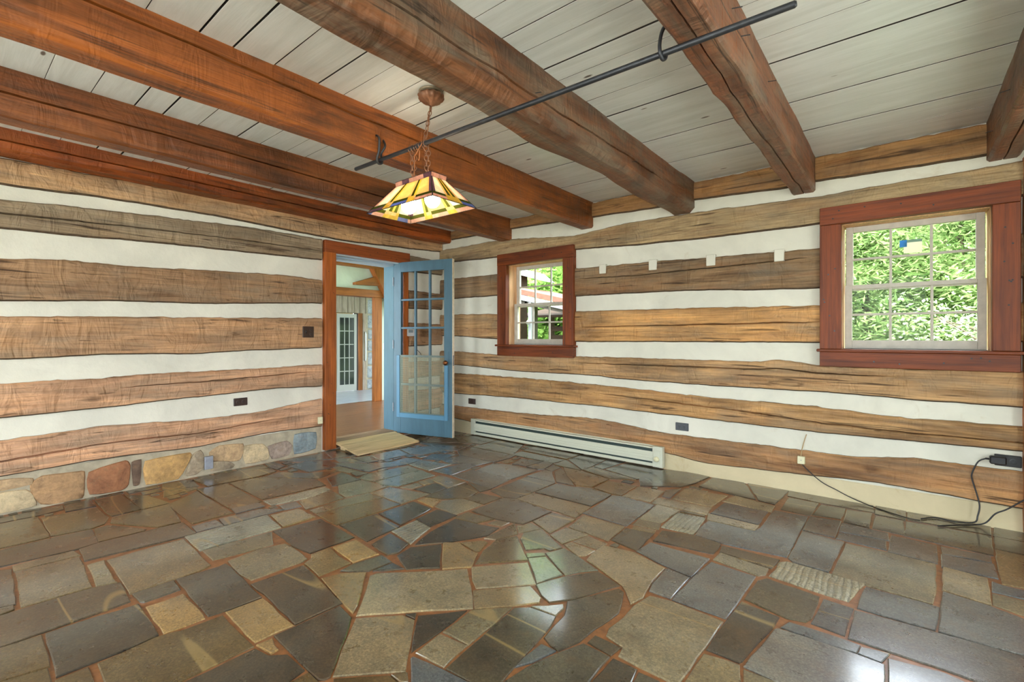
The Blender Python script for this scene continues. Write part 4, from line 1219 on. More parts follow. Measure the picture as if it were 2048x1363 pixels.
for k, (c, poly) in enumerate(BASE_STONES): rock(c, poly, k*5.7)
y = 0.16; r2 = random.Random(5)
while y > YN+0.1:
    w = r2.uniform(0.12, 0.34); a, b = max(YN+0.01, y-w), y-0.02
    rock(r2.choice(['tan', 'pale', 'tanb', 'red', 'gold', 'grey']), [(a, 0.02), (b, 0.015), (b-0.01, 0.22), (a+0.015, 0.23)], y*9); y -= w


# ------------------------------------------------------------------ ceiling
cl = MB(); cl.box((XL-0.3, YN-0.9, ZC+0.030), (XR+0.9, YB+0.30, ZC+0.16))
ceiling = tag(cl.build('ceiling', M['dark_void']), 'white painted plank ceiling between the beams', 'ceiling', kind='structure')
SEAMS = [-1.70, -1.46, -1.20, -0.98, -0.72, -0.45, -0.22, 0.02, 0.19, 0.381, 0.566, 0.760, 0.899, 1.090, 1.319, 1.470, 1.650, 1.797, 1.980, 2.113,
         2.402, 2.647, 2.885, 3.165, 3.350, 3.655, 3.928, 4.25]
for a, b in zip(SEAMS, SEAMS[1:]):
    g = rnd.uniform(0.0012, 0.0045); n = 40; rings = []
    dz = rnd.uniform(-0.002, 0.003)
    for i in range(n+1):
        x = XL+(XR-XL)*i/n
        w0, w1 = 0.0018*nz(x*2.1, a*7, 1), 0.0018*nz(x*2.3, b*7, 2)
        z = ZC+dz+0.0025*nz(x*0.9, a*3, 3)
        rings.append([(x, a+g+w0, ZC+0.030), (x, a+g+w0, z+0.001), (x, a+g+0.001+w0, z), (x, b-g-0.001+w1, z), (x, b-g+w1, z+0.001), (x, b-g+w1, ZC+0.030)])
    MB().loft(rings).build('plank', M['ceiling'], ceiling, edge=(M['dark_void'], lambda f: f < 6*n and f % 6 in (0, 4, 5)))  # seam shade put into the colour of the plank sides


def beam(name, x0, x1, z0, y0, y1, mat, tint, seed, rough=0.008, crack=None, wane=0.012, scallop=0.0, z1=ZC+0.004):
    n = int((y1-y0)/0.05); rings = []
    for i in range(n+1):
        y = y0+(y1-y0)*i/n
        q = lambda k, f=2.0, a=1.0: rough*a*(nz(y*f, k*4.7+seed, 1)+0.6*nz(y*f*3.3, k*2.9+seed, 2))
        a, b = x0+q(1, 0.9), x1+q(2, 0.9)
        zb = z0+q(3, 1.2)+scallop*abs(nz(y*3.1, seed, 5))
        w = wane*(1+0.9*nz(y*1.6, seed, 7))
        c, cd, cw = 0.5, 0.0, 0.003
        if crack and crack[0][0] <= y <= crack[-1][0]:
            c = lerp_line(crack, y)+0.01*nz(y*6, seed, 8)
            e = max(0, min(1, (y-crack[0][0])/0.3, (crack[-1][0]-y)/0.3)); cd = 0.03*e; cw = 0.002+0.004*e
        h = z1-zb; zc = zb+h*c; W = b-a; xm = (a+b)/2+q(9, 1.0, 1.5)
        ring = [(a, y, z1), (a+q(4, 4, .5), y, zb+h*0.5), (a+q(5, 4, .4), y, zb+w), (a+w, y, zb), (xm-0.004, y, zb+q(6, 5, .4)), (xm, y, zb+(0.014 if scallop else 0)+q(6, 5, .4)), (xm+0.004, y, zb+q(6, 5, .4)),
                (b-w, y, zb), (b+q(7, 4, .4), y, zb+w), (b+q(8, 4, .5), y, zc-cw), (b-cd, y, zc), (b+q(8, 4, .5), y, zc+cw), (b, y, z1)]
        rings.append(ring)
    o = MB(); o.loft(rings)
    return o.build(name, mat, None, 24, tint)


B = []
B.append(tag(beam('ceiling_beam', *BEAMS_X[0], 2.295, YN, YB+0.01, M['beam'], (142, 82, 42), 3.0, 0.006, [(-1, 0.45), (1.0, 0.5), (3, 0.4)]),
             'red brown ceiling beam, leftmost of the free-standing beams', 'beam'))
B.append(tag(beam('ceiling_beam', *BEAMS_X[1], 2.290, YN, YB+0.01, M['beam'], (150, 84, 36), 8.0, 0.005, [(-1.5, 0.72), (0.6, 0.74), (1.4, 0.66), (2.6, 0.6)]),
             'orange brown ceiling beam with a long split, just left of the hanging lamp canopy', 'beam'))
B.append(tag(beam('ceiling_beam', *BEAMS_X[2], 2.285, YN, YB+0.01, M['beam_grey'], (116, 76, 50), 14.0, 0.014, [(-1, 0.3), (1.0, 0.36), (3.6, 0.4)], 0.035),
             'thick grey brown ceiling beam just right of the hanging lamp canopy', 'beam'))
B.append(tag(beam('ceiling_beam', *BEAMS_X[3], 2.285, YN, YB+0.01, M['beam_grey'], (136, 88, 62), 21.0, 0.010, None, 0.012, 0.022),
             'adze-marked reddish ceiling beam crossed by the right end of the iron rod', 'beam'))
B.append(tag(beam('ceiling_beam', *BEAMS_X[4], 2.295, YN, YB+0.01, M['beam_grey'], (130, 88, 66), 27.0, 0.010, None, 0.014, 0.015),
             'weathered ceiling beam at the right edge, above the large window', 'beam'))
tag(beam('wall_beam', XL+0.002, -4.495, 2.392, YN, YB+0.0, M['beam'], (160, 80, 32), 33.0, 0.003, [(-1, 0.4), (1, 0.45), (4, 0.38)], 0.02),
    'smooth orange brown half beam along the top of the left wall', 'beam')
# old cut nails left in the beams
for bi, pts in ((3, [(1, 2.10, 2.42), (1, 2.62, 2.45), (-1, 2.9, 2.36), (-1, 3.6, 2.33), (1, 1.98, 2.47)]), (4, [(-1, 3.95, 2.40), (-1, 3.4, 2.42), (-1, 2.7, 2.44)]),
                (2, [(1, 1.9, 2.40), (1, 3.0, 2.37)])):
    for sgn, y, z in pts:
        x = BEAMS_X[bi][1] if sgn > 0 else BEAMS_X[bi][0]
        MB().tube([(x-sgn*0.012, y, z), (x+sgn*0.035, y+0.012, z-0.004)], 0.0022, 5).build('nail', M['iron'], B[bi])


# ------------------------------------------------------------------ windows of the right wall
def window(name, o, label, wide_right):
    x0, x1, z0, z1 = o
    w = empty(name, ((x0+x1)/2, YB, z0)); tag(w, label, 'window', kind='structure')
    cx, cz = (x0+x1)/2, z0

    def part(mb, nm, mat, parent=w, smooth=False):
        mb.v = [(p[0]-cx, p[1]-YB, p[2]-cz) for p in mb.v]
        return mb.build(nm, mat, parent, smooth)
    cw = 0.132; f = YB-0.062
    X0, X1 = x0-cw, x1+(0.124 if wide_right else cw)
    part(MB().box((X0, f, z1), (X1, YB, z1+0.130), 0.003), 'header_casing', M['casing_x'])
    part(MB().box((X0, f+0.003, z0+0.001), (x0, YB, z1-0.001), 0.003), 'side_casing', M['casing_z'])
    part(MB().box((x1, f+0.003, z0+0.001), (X1, YB, z1-0.001), 0.003), 'side_casing', M['casing_z'])
    part(MB().box((X0, f+0.002, z0-0.128), (X1, YB, z0-0.020), 0.003), 'apron', M['casing_x'])
    part(MB().box((X0-0.018, f-0.022, z0-0.020), (X1+0.018, YB+0.10, z0), 0.004), 'sill', M['casing_x'])
    # reveals
    part(MB().box((x0-0.02, YB, z0), (x0+0.004, YB+0.20, z1)), 'reveal', M['light_wood'])
    part(MB().box((x1-0.004, YB, z0), (x1+0.02, YB+0.20, z1)), 'reveal', M['light_wood'])
    part(MB().box((x0, YB, z1-0.004), (x1, YB+0.20, z1+0.02)), 'reveal', M['light_wood'])
    part(MB().box((x0, YB+0.10, z0-0.02), (x1, YB+0.24, z0+0.004)), 'outer_sill', M['sash'])
    # pegs and nail heads in the casing
    nb = MB(); rr = random.Random(name)
    for _ in range(7): nb.lathe([(0.0055, 0), (0.005, 0.003)], (rr.uniform(x1+0.03, X1-0.03), f+0.0015, rr.uniform(z0+0.1, z1-0.05)), 'y', 6)
    for _ in range(6): nb.lathe([(0.0055, 0), (0.005, 0.003)], (rr.uniform(X0+0.02, x0-0.03), f+0.0015, rr.uniform(z0+0.1, z1-0.05)), 'y', 6)
    for _ in range(5): nb.lathe([(0.0055, 0), (0.005, 0.003)], (rr.uniform(X0+0.03, X1-0.03), f-0.0015, z1+rr.uniform(0.02, 0.10)), 'y', 6)
    for _ in range(6): nb.lathe([(0.0055, 0), (0.005, 0.003)], (rr.uniform(X0+0.03, X1-0.03), f+0.0005, z0-rr.uniform(0.04, 0.10)), 'y', 6)
    tag(part(nb, 'nail_heads', M['black_plastic']), kind='stuff')
    zm = z0+(z1-z0)*0.495
    for nm, ya, za, zb_, inset in (('lower_sash', YB+0.085, z0+0.004, zm+0.020, 0.006), ('upper_sash', YB+0.122, zm-0.018, z1-0.004, 0.010)):
        a, b = x0+inset+0.004, x1-inset-0.004; st, top_r, bot_r = 0.044, (0.030 if nm == 'lower_sash' else 0.042), (0.060 if nm == 'lower_sash' else 0.030)
        fr = MB()
        fr.box((a, ya, za), (a+st, ya+0.034, zb_), 0.002).box((b-st, ya, za), (b, ya+0.034, zb_), 0.002)
        fr.box((a+st, ya+0.001, zb_-top_r), (b-st, ya+0.033, zb_), 0.002).box((a+st, ya+0.001, za), (b-st, ya+0.033, za+bot_r), 0.002)
        sash = part(fr, nm, M['sash'])
        gx0, gx1, gz0, gz1 = a+st, b-st, za+bot_r, zb_-top_r
        mw = 0.016
        for k in (1, 2):
            xx = gx0+(gx1-gx0)*k/3
            part(MB().box((xx-mw/2, ya+0.006, gz0), (xx+mw/2, ya+0.028, gz1), 0.002), 'muntin', M['sash'], sash)
        zz = (gz0+gz1)/2
        part(MB().box((gx0, ya+0.005, zz-mw/2), (gx1, ya+0.029, zz+mw/2), 0.002), 'muntin', M['sash'], sash)
        for i in range(3):
            for j in range(2):
                part(MB().box((gx0+(gx1-gx0)*i/3, ya+0.0165, gz0+(gz1-gz0)*j/2), (gx0+(gx1-gx0)*(i+1)/3, ya+0.0175, gz0+(gz1-gz0)*(j+1)/2)), 'pane', M['glass'], sash)
    return w


window('window_1', W1, 'small sash window near the corner with a porch roof seen through it', False)
window('window_2', W2, 'large sash window at the right with dense green firs outside', True)
st = empty('window_sticker', (0.043, YB+0.134, 1.781)); tag(st, 'white paper sticker with blue corner on a pane of the right window', 'sticker')
MB().box((-0.040, -0.001, 0.0), (0.060, 0.001, 0.075)).build('paper', leaf_mat('sticker_paper', (236, 232, 214), (236, 232, 214), 0.5), st)
MB().box((-0.062, -0.0012, 0.045), (-0.022, 0.0008, 0.094)).build('blue_corner', leaf_mat('sticker_blue', (96, 160, 206), (96, 160, 206), 0.5), st)
MB().box((-0.022, -0.0008, 0.075), (0.060, 0.0008, 0.094)).build('grey_band', leaf_mat('sticker_grey', (150, 172, 156), (150, 172, 156), 0.5), st)

t1 = tag(MB().box((0.566, YB-0.075, 0.0), (0.70, YB, 2.285), 0.004).build('trim_1', M['door_casing_z']), 'orange stained upright trim board at the right edge of the window wall', 'trim', kind='structure')


# ------------------------------------------------------------------ doorway in the left wall, blue door
y0, y1 = DOOR[0], DOOR[1]; zt = DOOR[3]
cas = empty('trim_2', (XL, y0, 0)); tag(cas, 'orange stained door casing around the open doorway', 'door casing', kind='structure')


def cpart(mb, nm, mat):
    mb.v = [(p[0]-XL, p[1]-y0, p[2]) for p in mb.v]
    return mb.build(nm, mat, cas)


cpart(MB().box((XL, 2.592, 0.012), (XL+0.058, y0, zt), 0.003), 'side_casing', M['door_casing_z'])
cpart(MB().box((XL, y1+0.012, 0.012), (XL+0.030, 3.689, zt), 0.003), 'side_casing', M['door_casing_z'])
cpart(MB().box((XL, 2.592, zt), (XL+0.060, 3.689, zt+0.124), 0.003), 'header_casing', M['casing_y'])
cpart(MB().box((XL-0.27, y1-0.004, 0.05), (XL+0.028, y1+0.02, zt)), 'hinge_jamb', M['blue'])
cpart(MB().box((XL-0.27, y1-0.014, 0.05), (XL-0.075, y1-0.004, zt), 0.002), 'door_stop', M['blue'])
cpart(MB().box((XL-0.27, y0-0.02, 0.05), (XL+0.02, y0+0.004, zt)), 'strike_jamb', M['blue'])
cpart(MB().box((XL-0.27, y0, zt-0.012), (XL+0.02, y1, zt+0.01)), 'head_jamb', plain('pale_blue_paint', (190, 206, 214), 0.5))
cpart(MB().box((XL-0.27, y0, zt-0.030), (XL-0.06, y1, zt-0.012), 0.003), 'head_stop', plain('pale_blue_paint_b', (168, 186, 200), 0.5))
nb = MB(); rr = random.Random(4)
for _ in range(9): nb.lathe([(0.0045, 0), (0.004, 0.003)], (XL+0.0565, rr.uniform(2.61, 2.70), rr.uniform(0.2, 2.0)), 'x', 6)
for _ in range(6): nb.lathe([(0.0055, 0), (0.005, 0.003)], (XL+0.0585, rr.uniform(2.65, 3.6), zt+rr.uniform(0.02, 0.10)), 'x', 6)
tag(cpart(nb, 'nail_heads', M['black_plastic']), kind='stuff')
cpart(MB().box((XL-0.26, y0+0.004, 0.0), (XL-0.005, y1-0.004, 0.062)), 'threshold', wood('threshold_wood', 'y', 0.6, (150, 120, 92), contrast=0.5))

dx, dy = -3.95+4.74, 3.768-3.553
door = empty('door_1', (-4.735, 3.548, 0.0), math.atan2(dy, dx))
tag(door, 'blue painted glazed door standing open, wire cloth over its lower panes', 'door', kind='structure')
DW, DH, DT, DZ = 0.817, 2.030, 0.040, 0.045
ft = -DT/2                        # camera-side face (local -y)
sw_l, sw_r, tr, br = 0.105, 0.110, 0.115, 0.250
gx0, gx1, gz0, gz1 = sw_l, DW-sw_r, DZ+br, DZ+DH-tr
MB().box((0, -DT/2, DZ), (sw_l, DT/2, DZ+DH), 0.002).build('hinge_stile', M['blue'], door)
MB().box((DW-sw_r, -DT/2, DZ), (DW-0.001, DT/2, DZ+DH), 0.002).build('lock_stile', M['blue'], door)
MB().box((DW-0.001, -DT/2, DZ), (DW+0.002, DT/2, DZ+DH)).build('bare_edge', M['white_edge'], door)
MB().box((sw_l, -DT/2+0.0005, DZ+DH-tr), (DW-sw_r, DT/2-0.0005, DZ+DH), 0.001).build('top_rail', M['blue'], door)
MB().box((sw_l, -DT/2+0.0005, DZ), (DW-sw_r, DT/2-0.0005, DZ+br), 0.001).build('bottom_rail', M['blue'], door)
for k in (1, 2):
    xx = gx0+(gx1-gx0)*k/3
    MB().box((xx-0.012, -DT/2+0.004, gz0), (xx+0.012, DT/2-0.004, gz1), 0.003).build('muntin', M['blue'], door)
for k in range(1, 5):
    zz = gz0+(gz1-gz0)*k/5
    MB().box((gx0, -DT/2+0.005, zz-0.012), (gx1, DT/2-0.005, zz+0.012), 0.003).build('muntin', M['blue'], door)
for i in range(3):
    for j in range(5):
        MB().box((gx0+(gx1-gx0)*i/3, -0.0012, gz0+(gz1-gz0)*j/5), (gx0+(gx1-gx0)*(i+1)/3, 0.0012, gz0+(gz1-gz0)*(j+1)/5)).build('pane', M['glass'], door)
# wire cloth held by light blue battens
zc1 = gz0+(gz1-gz0)*2/5
wc = MB(); pit = 0.0127
nx = int((gx1-gx0+0.02)/pit); nzz = int((zc1-gz0+0.02)/pit)
for i in range(nx+1):
    x = gx0-0.01+i*pit; wc.box((x-0.0014, ft-0.0042, gz0-0.01), (x+0.0014, ft-0.0028, zc1+0.005))
for j in range(nzz+1):
    z = gz0-0.01+j*pit; wc.box((gx0-0.01, ft-0.0040, z-0.0014), (gx1+0.01, ft-0.0024, z+0.0014))
tag(wc.build('wire_cloth', M['wire'], door), 'galvanised wire cloth', kind='stuff')
MB().box((gx0-0.055, ft-0.011, gz0-0.06), (gx0-0.010, ft-0.0005, zc1+0.01), 0.002).build('batten', M['blue_light'], door)
MB().box((gx1+0.010, ft-0.011, gz0-0.06), (gx1+0.055, ft-0.0005, zc1-0.10), 0.002).build('batten', M['blue_light'], door)
MB().box((gx0-0.010, ft-0.0105, gz0-0.06), (gx1+0.010, ft-0.0005, gz0-0.008), 0.002).build('batten', M['blue_light'], door)
MB().box((DW-0.085, ft-0.004, 0.845), (DW-0.045, ft, 1.02), 0.003).build('lock_plate', M['blue'], door)
for sgn in (1, -1):
    k = MB(); yy = sgn*DT/2
    k.lathe([(0.010, 0), (0.010, sgn*0.022), (0.024, sgn*0.032), (0.030, sgn*0.046), (0.024, sgn*0.060), (0.008, sgn*0.064)], (DW-0.065, yy, 0.895), 'y', 18)
    k.build('knob', M['brass'], door, True)
MB().box((DW, -0.014, 0.86), (DW+0.0035, 0.014, 0.98)).build('strike_plate', M['steel'], door)
for z in (0.30, 1.05, 1.80):
    MB().tube([(-0.004, ft-0.004, z), (-0.004, ft-0.004, z+0.10)], 0.007, 8).build('hinge', M['steel'], door)

# plywood ramp over the step
ramp_o = empty('ramp', (-4.63, 3.09, 0.0)); tag(ramp_o, 'pale plywood ramp laid on the floor in front of the doorway', 'ramp')
vs = [(-0.012, -0.372, 0.056), (-0.012, 0.385, 0.056), (0.415, 0.400, 0.002), (0.430, -0.392, 0.002), (-0.012, -0.372, 0.074), (-0.012, 0.385, 0.074), (0.415, 0.400, 0.020), (0.430, -0.392, 0.020)]
MB().add(vs, [(0, 1, 2, 3), (4, 5, 6, 7), (0, 1, 5, 4), (1, 2, 6, 5), (2, 3, 7, 6), (3, 0, 4, 7)]).build('deck', M['plywood'], ramp_o)
for yy in (-0.34, 0.33):
    MB().prism([(0.03, 0.0), (0.12, 0.0), (0.12, 0.040), (0.03, 0.049)], 'y', yy, yy+0.04).build('support_block', M['plywood'], ramp_o)


# ------------------------------------------------------------------ the hall and the room beyond, seen through the doorway
HX0, HX1 = -7.15, XL-0.26
hf = MB(); hf.box((HX0-0.15, 1.2, -0.2), (HX1, 5.45, 0.055))
hall_floor = tag(hf.build('hall_floor', M['dark_void']), 'brown polished board floor of the hall beyond the doorway', 'floor', kind='structure')
yy = 1.2; r3 = random.Random(8); k = 0
x = HX0-0.15
while x < HX1-0.01:
    w = min(r3.uniform(0.10, 0.16), HX1-x)
    MB().box((x+0.0008, 1.2, 0.054), (x+w-0.0008, 5.45, 0.062)).build('floorboard', M['hall_floor'], hall_floor); x += w
OP2 = (3.90, 5.00, 0.06, 1.90)
hw = wall_with_holes('y', HX0-0.15, HX0, 1.2, 5.45, -0.2, 2.70, [OP2])
wall_hall = tag(hw.build('wall_hall', M['hall_plaster']), 'pale plaster wall with timber framed opening across the hall', 'wall', kind='structure')
MB().box((HX0-0.03, 4.895, 0.06), (HX0+0.05, 5.05, 1.875), 0.004).build('post', M['hall_wood'], wall_hall)
MB().box((HX0-0.16, 3.80, 0.06), (HX0+0.05, 3.95, 1.875), 0.004).build('post', M['hall_wood'], wall_hall)
MB().box((HX0-0.16, 3.6, 1.875), (HX0+0.06, 5.10, 2.00), 0.004).build('lintel', M['hall_wood_y'], wall_hall)
MB().box((HX0, 3.2, 2.36), (HX0+0.16, 5.44, 2.56), 0.006).build('tie_beam', M['hall_wood_y'], wall_hall)
# diagonal brace and a cut timber end
MB().prism([(4.76, 2.44), (5.24, 2.44), (5.34, 1.66), (5.22, 1.66)], 'x', HX0+0.02, HX0+0.14).build('brace', M['hall_wood'], wall_hall)
MB().prism([(4.50, 2.10), (4.98, 2.26), (4.98, 2.08), (4.50, 2.06)], 'x', HX0, HX0+0.10).build('timber_end', M['hall_wood_y'], wall_hall)
wall_hall_end = tag(wall_with_holes('x', 5.45, 5.60, HX0-0.15, HX1+0.26, -0.2, 2.7, [(-6.9, -5.0, 0.3, 2.4)]).build('wall_hall_end', M['hall_plaster']), 'end wall of the hall with an unseen opening added for light', 'wall', kind='structure')  # unseen opening put in to brighten the hall
tag(wall_with_holes('x', 1.05, 1.2, HX0-0.15, HX1, -0.2, 2.7, [(-6.95, -5.05, 0.2, 2.45)]).build('wall_hall_start', M['hall_plaster']), 'near end wall of the hall with an unseen opening added for light', 'wall', kind='structure')  # second unseen opening, also added to light the hall
tag(MB().box((HX0-0.14, 1.0, 2.60), (XL-0.27, 5.62, 2.72)).build('ceiling_entry', M['hall_plaster']), 'pale ceiling over the hall', 'ceiling', kind='structure')
tag(MB().box((-11.4, 1.0, 2.60), (HX0-0.14, 8.4, 2.72)).build('ceiling_hall', M['hall_plaster']), 'pale ceiling over the far room', 'ceiling', kind='structure')
portal((-6.0, 1.12, 1.325), (math.radians(90), 0, math.radians(180)), 1.9, 2.25)
portal((-5.95, 5.53, 1.35), (math.radians(90), 0, 0), 1.9, 2.1)
tag(MB().box((XL-0.26, YB, -0.2), (XL, 5.60, 2.7)).build('wall_hall_side', M['hall_plaster']), 'plaster wall between the hall and the yard', 'wall', kind='structure')
# switch plate on the hall wall
sp = empty('switch_plate', (HX0, 5.135, 1.02)); tag(sp, 'white switch plate on the hall wall seen through the doorway', 'switch')
MB().box((0, -0.035, -0.057), (0.006, 0.035, 0.057), 0.002).build('plate', M['white_plastic'], sp)
MB().box((0.006, -0.005, -0.012), (0.014, 0.005, 0.012), 0.001).build('toggle', M['white_plastic'], sp)

FX = -10.95; FZ = -0.20
tag(MB().box((FX-0.3, 3.0, FZ-0.1), (HX0-0.15, 8.2, FZ)).build('floor_far_room', M['pale_floor']), 'pale floor of the far room, lit by daylight', 'floor', kind='structure')
wall_far = tag(wall_with_holes('y', FX-0.2, FX, 3.0, 8.2, FZ, 2.65, [(6.30, 7.05, FZ, 1.80)]).build('wall_far', M['dark_void']), 'far room wall of upright boards around a doorway', 'wall', kind='structure')
y = 5.4
while y < 7.9:
    w = r3.uniform(0.14, 0.20)
    MB().box((FX, y+0.006, 1.80), (FX+0.02, y+w-0.006, 2.62), 0.003).build('board', M['barn_board'], wall_far); y += w
MB().box((FX, 7.05, FZ), (FX+0.03, 7.16, 1.80), 0.003).build('door_trim', M['hall_wood'], wall_far)
MB().box((FX, 7.17, FZ), (FX+0.03, 7.27, 1.80), 0.003).build('board', M['barn_board'], wall_far)
MB().box((FX, 5.4, FZ), (FX+0.03, 6.28, 1.80), 0.003).build('pine_panel', M['pine_panel'], wall_far)
MB().box((FX-0.9, 5.9, FZ), (FX-0.85, 7.3, 2.0)).build('inner_panel', M['pine_panel'], wall_far)
z = FZ+0.02; kk = 0
while z < 2.3:
    h = r3.uniform(0.26, 0.44)
    MB().box((FX, 7.30+r3.uniform(0, 0.03), z), (FX+0.06, 7.52+r3.uniform(0, 0.05), z+h-0.04), 0.02).build('stone', M['rock'], wall_far, tint=(176, 184, 190)); z += h; kk += 1
MB().box((FX, 7.27, FZ), (FX+0.03, 8.1, 2.4)).build('mortar_bed', M['stone_mortar'], wall_far)
tag(wall_with_holes('x', 8.2, 8.35, FX-0.3, HX0, FZ, 2.65, [(-9.6, -8.6, 0.6, 2.0)]).build('wall_far_end', M['hall_plaster']), 'end wall of the far room with a wide unseen opening added for light', 'wall', kind='structure')  # unseen opening added to light the far room
portal((-9.1, 2.92, 1.3), (math.radians(90), 0, math.radians(180)), 1.0, 1.4)
portal((-9.1, 8.27, 1.3), (math.radians(90), 0, 0), 1.0, 1.4)
tag(wall_with_holes('x', 2.85, 3.0, FX-0.3, HX0-0.15, FZ, 2.65, [(-9.6, -8.6, 0.6, 2.0)]).build('wall_far_start', M['hall_plaster']), 'near end wall of the far room with an unseen opening added for light', 'wall', kind='structure')  # opposite opening, likewise added for the far room's light
tag(MB().box((FX-1.2, 5.6, FZ-0.1), (FX-1.1, 7.6, 2.65)).build('wall_closet', M['pine_panel']), 'knotty board wall behind the far doorway', 'wall', kind='structure')
d2 = empty('door_2', (FX+0.03, 6.98, FZ+0.015), math.radians(-90-6)); tag(d2, 'small white glazed door seen far through the doorway', 'door', kind='structure')
w2, h2 = 0.52, 1.96
MB().box((0, -0.018, 0), (0.07, 0.018, h2)).build('stile', M['white_paint'], d2)
MB().box((w2-0.07, -0.018, 0), (w2, 0.018, h2)).build('stile', M['white_paint'], d2)
MB().box((0.07, -0.018, h2-0.10), (w2-0.07, 0.018, h2)).build('top_rail', M['white_paint'], d2)
MB().box((0.07, -0.018, 0), (w2-0.07, 0.018, 0.16)).build('bottom_rail', M['white_paint'], d2)
for k in (1, 2): MB().box((0.07+(w2-0.14)*k/3-0.010, -0.014, 0.16), (0.07+(w2-0.14)*k/3+0.010, 0.014, h2-0.10)).build('muntin', M['white_paint'], d2)
for k in range(1, 5): MB().box((0.07, -0.013, 0.16+(h2-0.26)*k/5-0.010), (w2-0.07, 0.013, 0.16+(h2-0.26)*k/5+0.010)).build('muntin', M['white_paint'], d2)
dark_glass = plain('dark_door_glass', (46, 50, 48), 0.08)
for i in range(3):
    for j in range(5):
        MB().box((0.07+(w2-0.14)*i/3, -0.002, 0.16+(h2-0.26)*j/5), (0.07+(w2-0.14)*(i+1)/3, 0.002, 0.16+(h2-0.26)*(j+1)/5)).build('pane', dark_glass, d2)
gb = MB(); gb.tube([(FX+0.03, 7.225, 0.57), (FX+0.07, 7.225, 0.58), (FX+0.085, 7.225, 0.63), (FX+0.085, 7.225, 1.25), (FX+0.07, 7.225, 1.30), (FX+0.03, 7.225, 1.31)], 0.018, 10)
tag(gb.build('grab_bar', M['white_plastic'], None, True), 'white upright grab bar beside the far doorway', 'grab bar')

# ------------------------------------------------------------------ baseboard heater
hx0, hx1 = -4.055, -1.672; YF = YB-0.088
ht = empty('baseboard_heater', ((hx0+hx1)/2, YB-0.04, 0.0)); tag(ht, 'long pale green grey baseboard heater along the window wall', 'heater')


def hpart(mb, nm, mat, smooth=False):
    ox = (hx0+hx1)/2
    mb.v = [(p[0]-ox, p[1]-(YB-0.04), p[2]) for p in mb.v]
    return mb.build(nm, mat, ht, smooth)


hpart(MB().box((hx0, YB-0.045, 0.012), (hx1, YB-0.036, 0.196), 0.001), 'back_panel', M['heater'])
hpart(MB().prism([(YB-0.045, 0.190), (YB-0.080, 0.186), (YB-0.084, 0.176), (YB-0.080, 0.178), (YB-0.045, 0.184)], 'x', hx0, hx1), 'top_lip', M['heater'])
hpart(MB().prism([(YF, 0.058), (YF, 0.132), (YF+0.006, 0.146), (YF+0.010, 0.146), (YF+0.006, 0.130), (YF+0.005, 0.058)], 'x', hx0+0.055, hx1-0.085), 'front_panel', M['heater'])
for zz in (0.080, 0.104): hpart(MB().box((hx0+0.055, YF-0.003, zz), (hx1-0.085, YF+0.002, zz+0.006), 0.001), 'rib', M['heater'])
hpart(MB().box((hx0, YF+0.006, 0.012), (hx1, YF+0.016, 0.040), 0.001), 'bottom_lip', M['heater'])
hpart(MB().box((hx0+0.01, YF+0.022, 0.03), (hx1-0.01, YB-0.046, 0.165)), 'fin_bank', plain('heater_inside', (46, 62, 58), 0.5))
hpart(MB().box((hx0-0.004, YF-0.002, 0.010), (hx0+0.058, YB-0.036, 0.197), 0.003), 'end_cap', M['heater'])
hpart(MB().box((hx1-0.090, YF-0.002, 0.010), (hx1+0.004, YB-0.036, 0.197), 0.003), 'end_cap', M['heater'])
hpart(MB().box((hx1-0.080, YF-0.005, 0.040), (hx1-0.014, YF-0.001, 0.165), 0.002), 'control_plate', M['heater'])
hpart(MB().lathe([(0.024, 0), (0.024, -0.008), (0.020, -0.020), (0.004, -0.021)], (hx1-0.048, YF-0.004, 0.085), 'y', 20), 'knob', M['ivory'], True)


# ------------------------------------------------------------------ wall plates, boxes and cords
def plate(name, wall, s, z, w, h, off, mat, label, cat, kind_='outlet', slot=None):
    """a wall plate; wall 'left' faces +X, 'right' faces -Y; local x runs along the wall, local -y to the room"""
    o = empty(name, (XL+off, s, z), math.radians(90)) if wall == 'left' else empty(name, (s, YB-off, z), 0)
    tag(o, label, cat)
    MB().box((-w/2, -0.007, -h/2), (w/2, 0.012, h/2), 0.003).build('plate', mat, o)
    slot = slot or M['black_plastic']

    def rec(cx, cz):
        MB().lathe([(0.016, 0), (0.016, -0.003), (0.013, -0.0035)], (cx, -0.0065, cz), 'y', 14).build('receptacle', mat, o)
        sl = MB()
        for a, b in ((-0.006, 0.004), (0.006, 0.004), (0, -0.008)): sl.box((cx+a-0.0022, -0.0108, cz+b-0.0045), (cx+a+0.0022, -0.0095, cz+b+0.0045))
        sl.build('slots', slot, o)
    if kind_ == 'outlet':
        rec(-w*0.19, 0); rec(w*0.19, 0)
    elif kind_ == 'combo':
        MB().box((-w*0.30, -0.011, -0.014), (-w*0.16, -0.006, 0.014), 0.001).build('toggle_slot', M['black_plastic'], o)
        MB().box((-w*0.25, -0.022, -0.002), (-w*0.21, -0.008, 0.010), 0.001).build('toggle', mat, o)
        rec(w*0.23, 0.022); rec(w*0.23, -0.022)
    elif kind_ == 'blank':
        MB().lathe([(0.004, 0), (0.003, -0.002)], (0, -0.0065, h*0.36), 'y', 8).build('screw', M['steel'], o)
        MB().lathe([(0.004, 0), (0.003, -0.002)], (0, -0.0065, -h*0.36), 'y', 8).build('screw', M['steel'], o)
    else:
        MB().lathe([(0.0035, 0), (0.003, -0.002)], (0, -0.0065, 0), 'y', 8).build('screw', M['steel'], o)
    return o


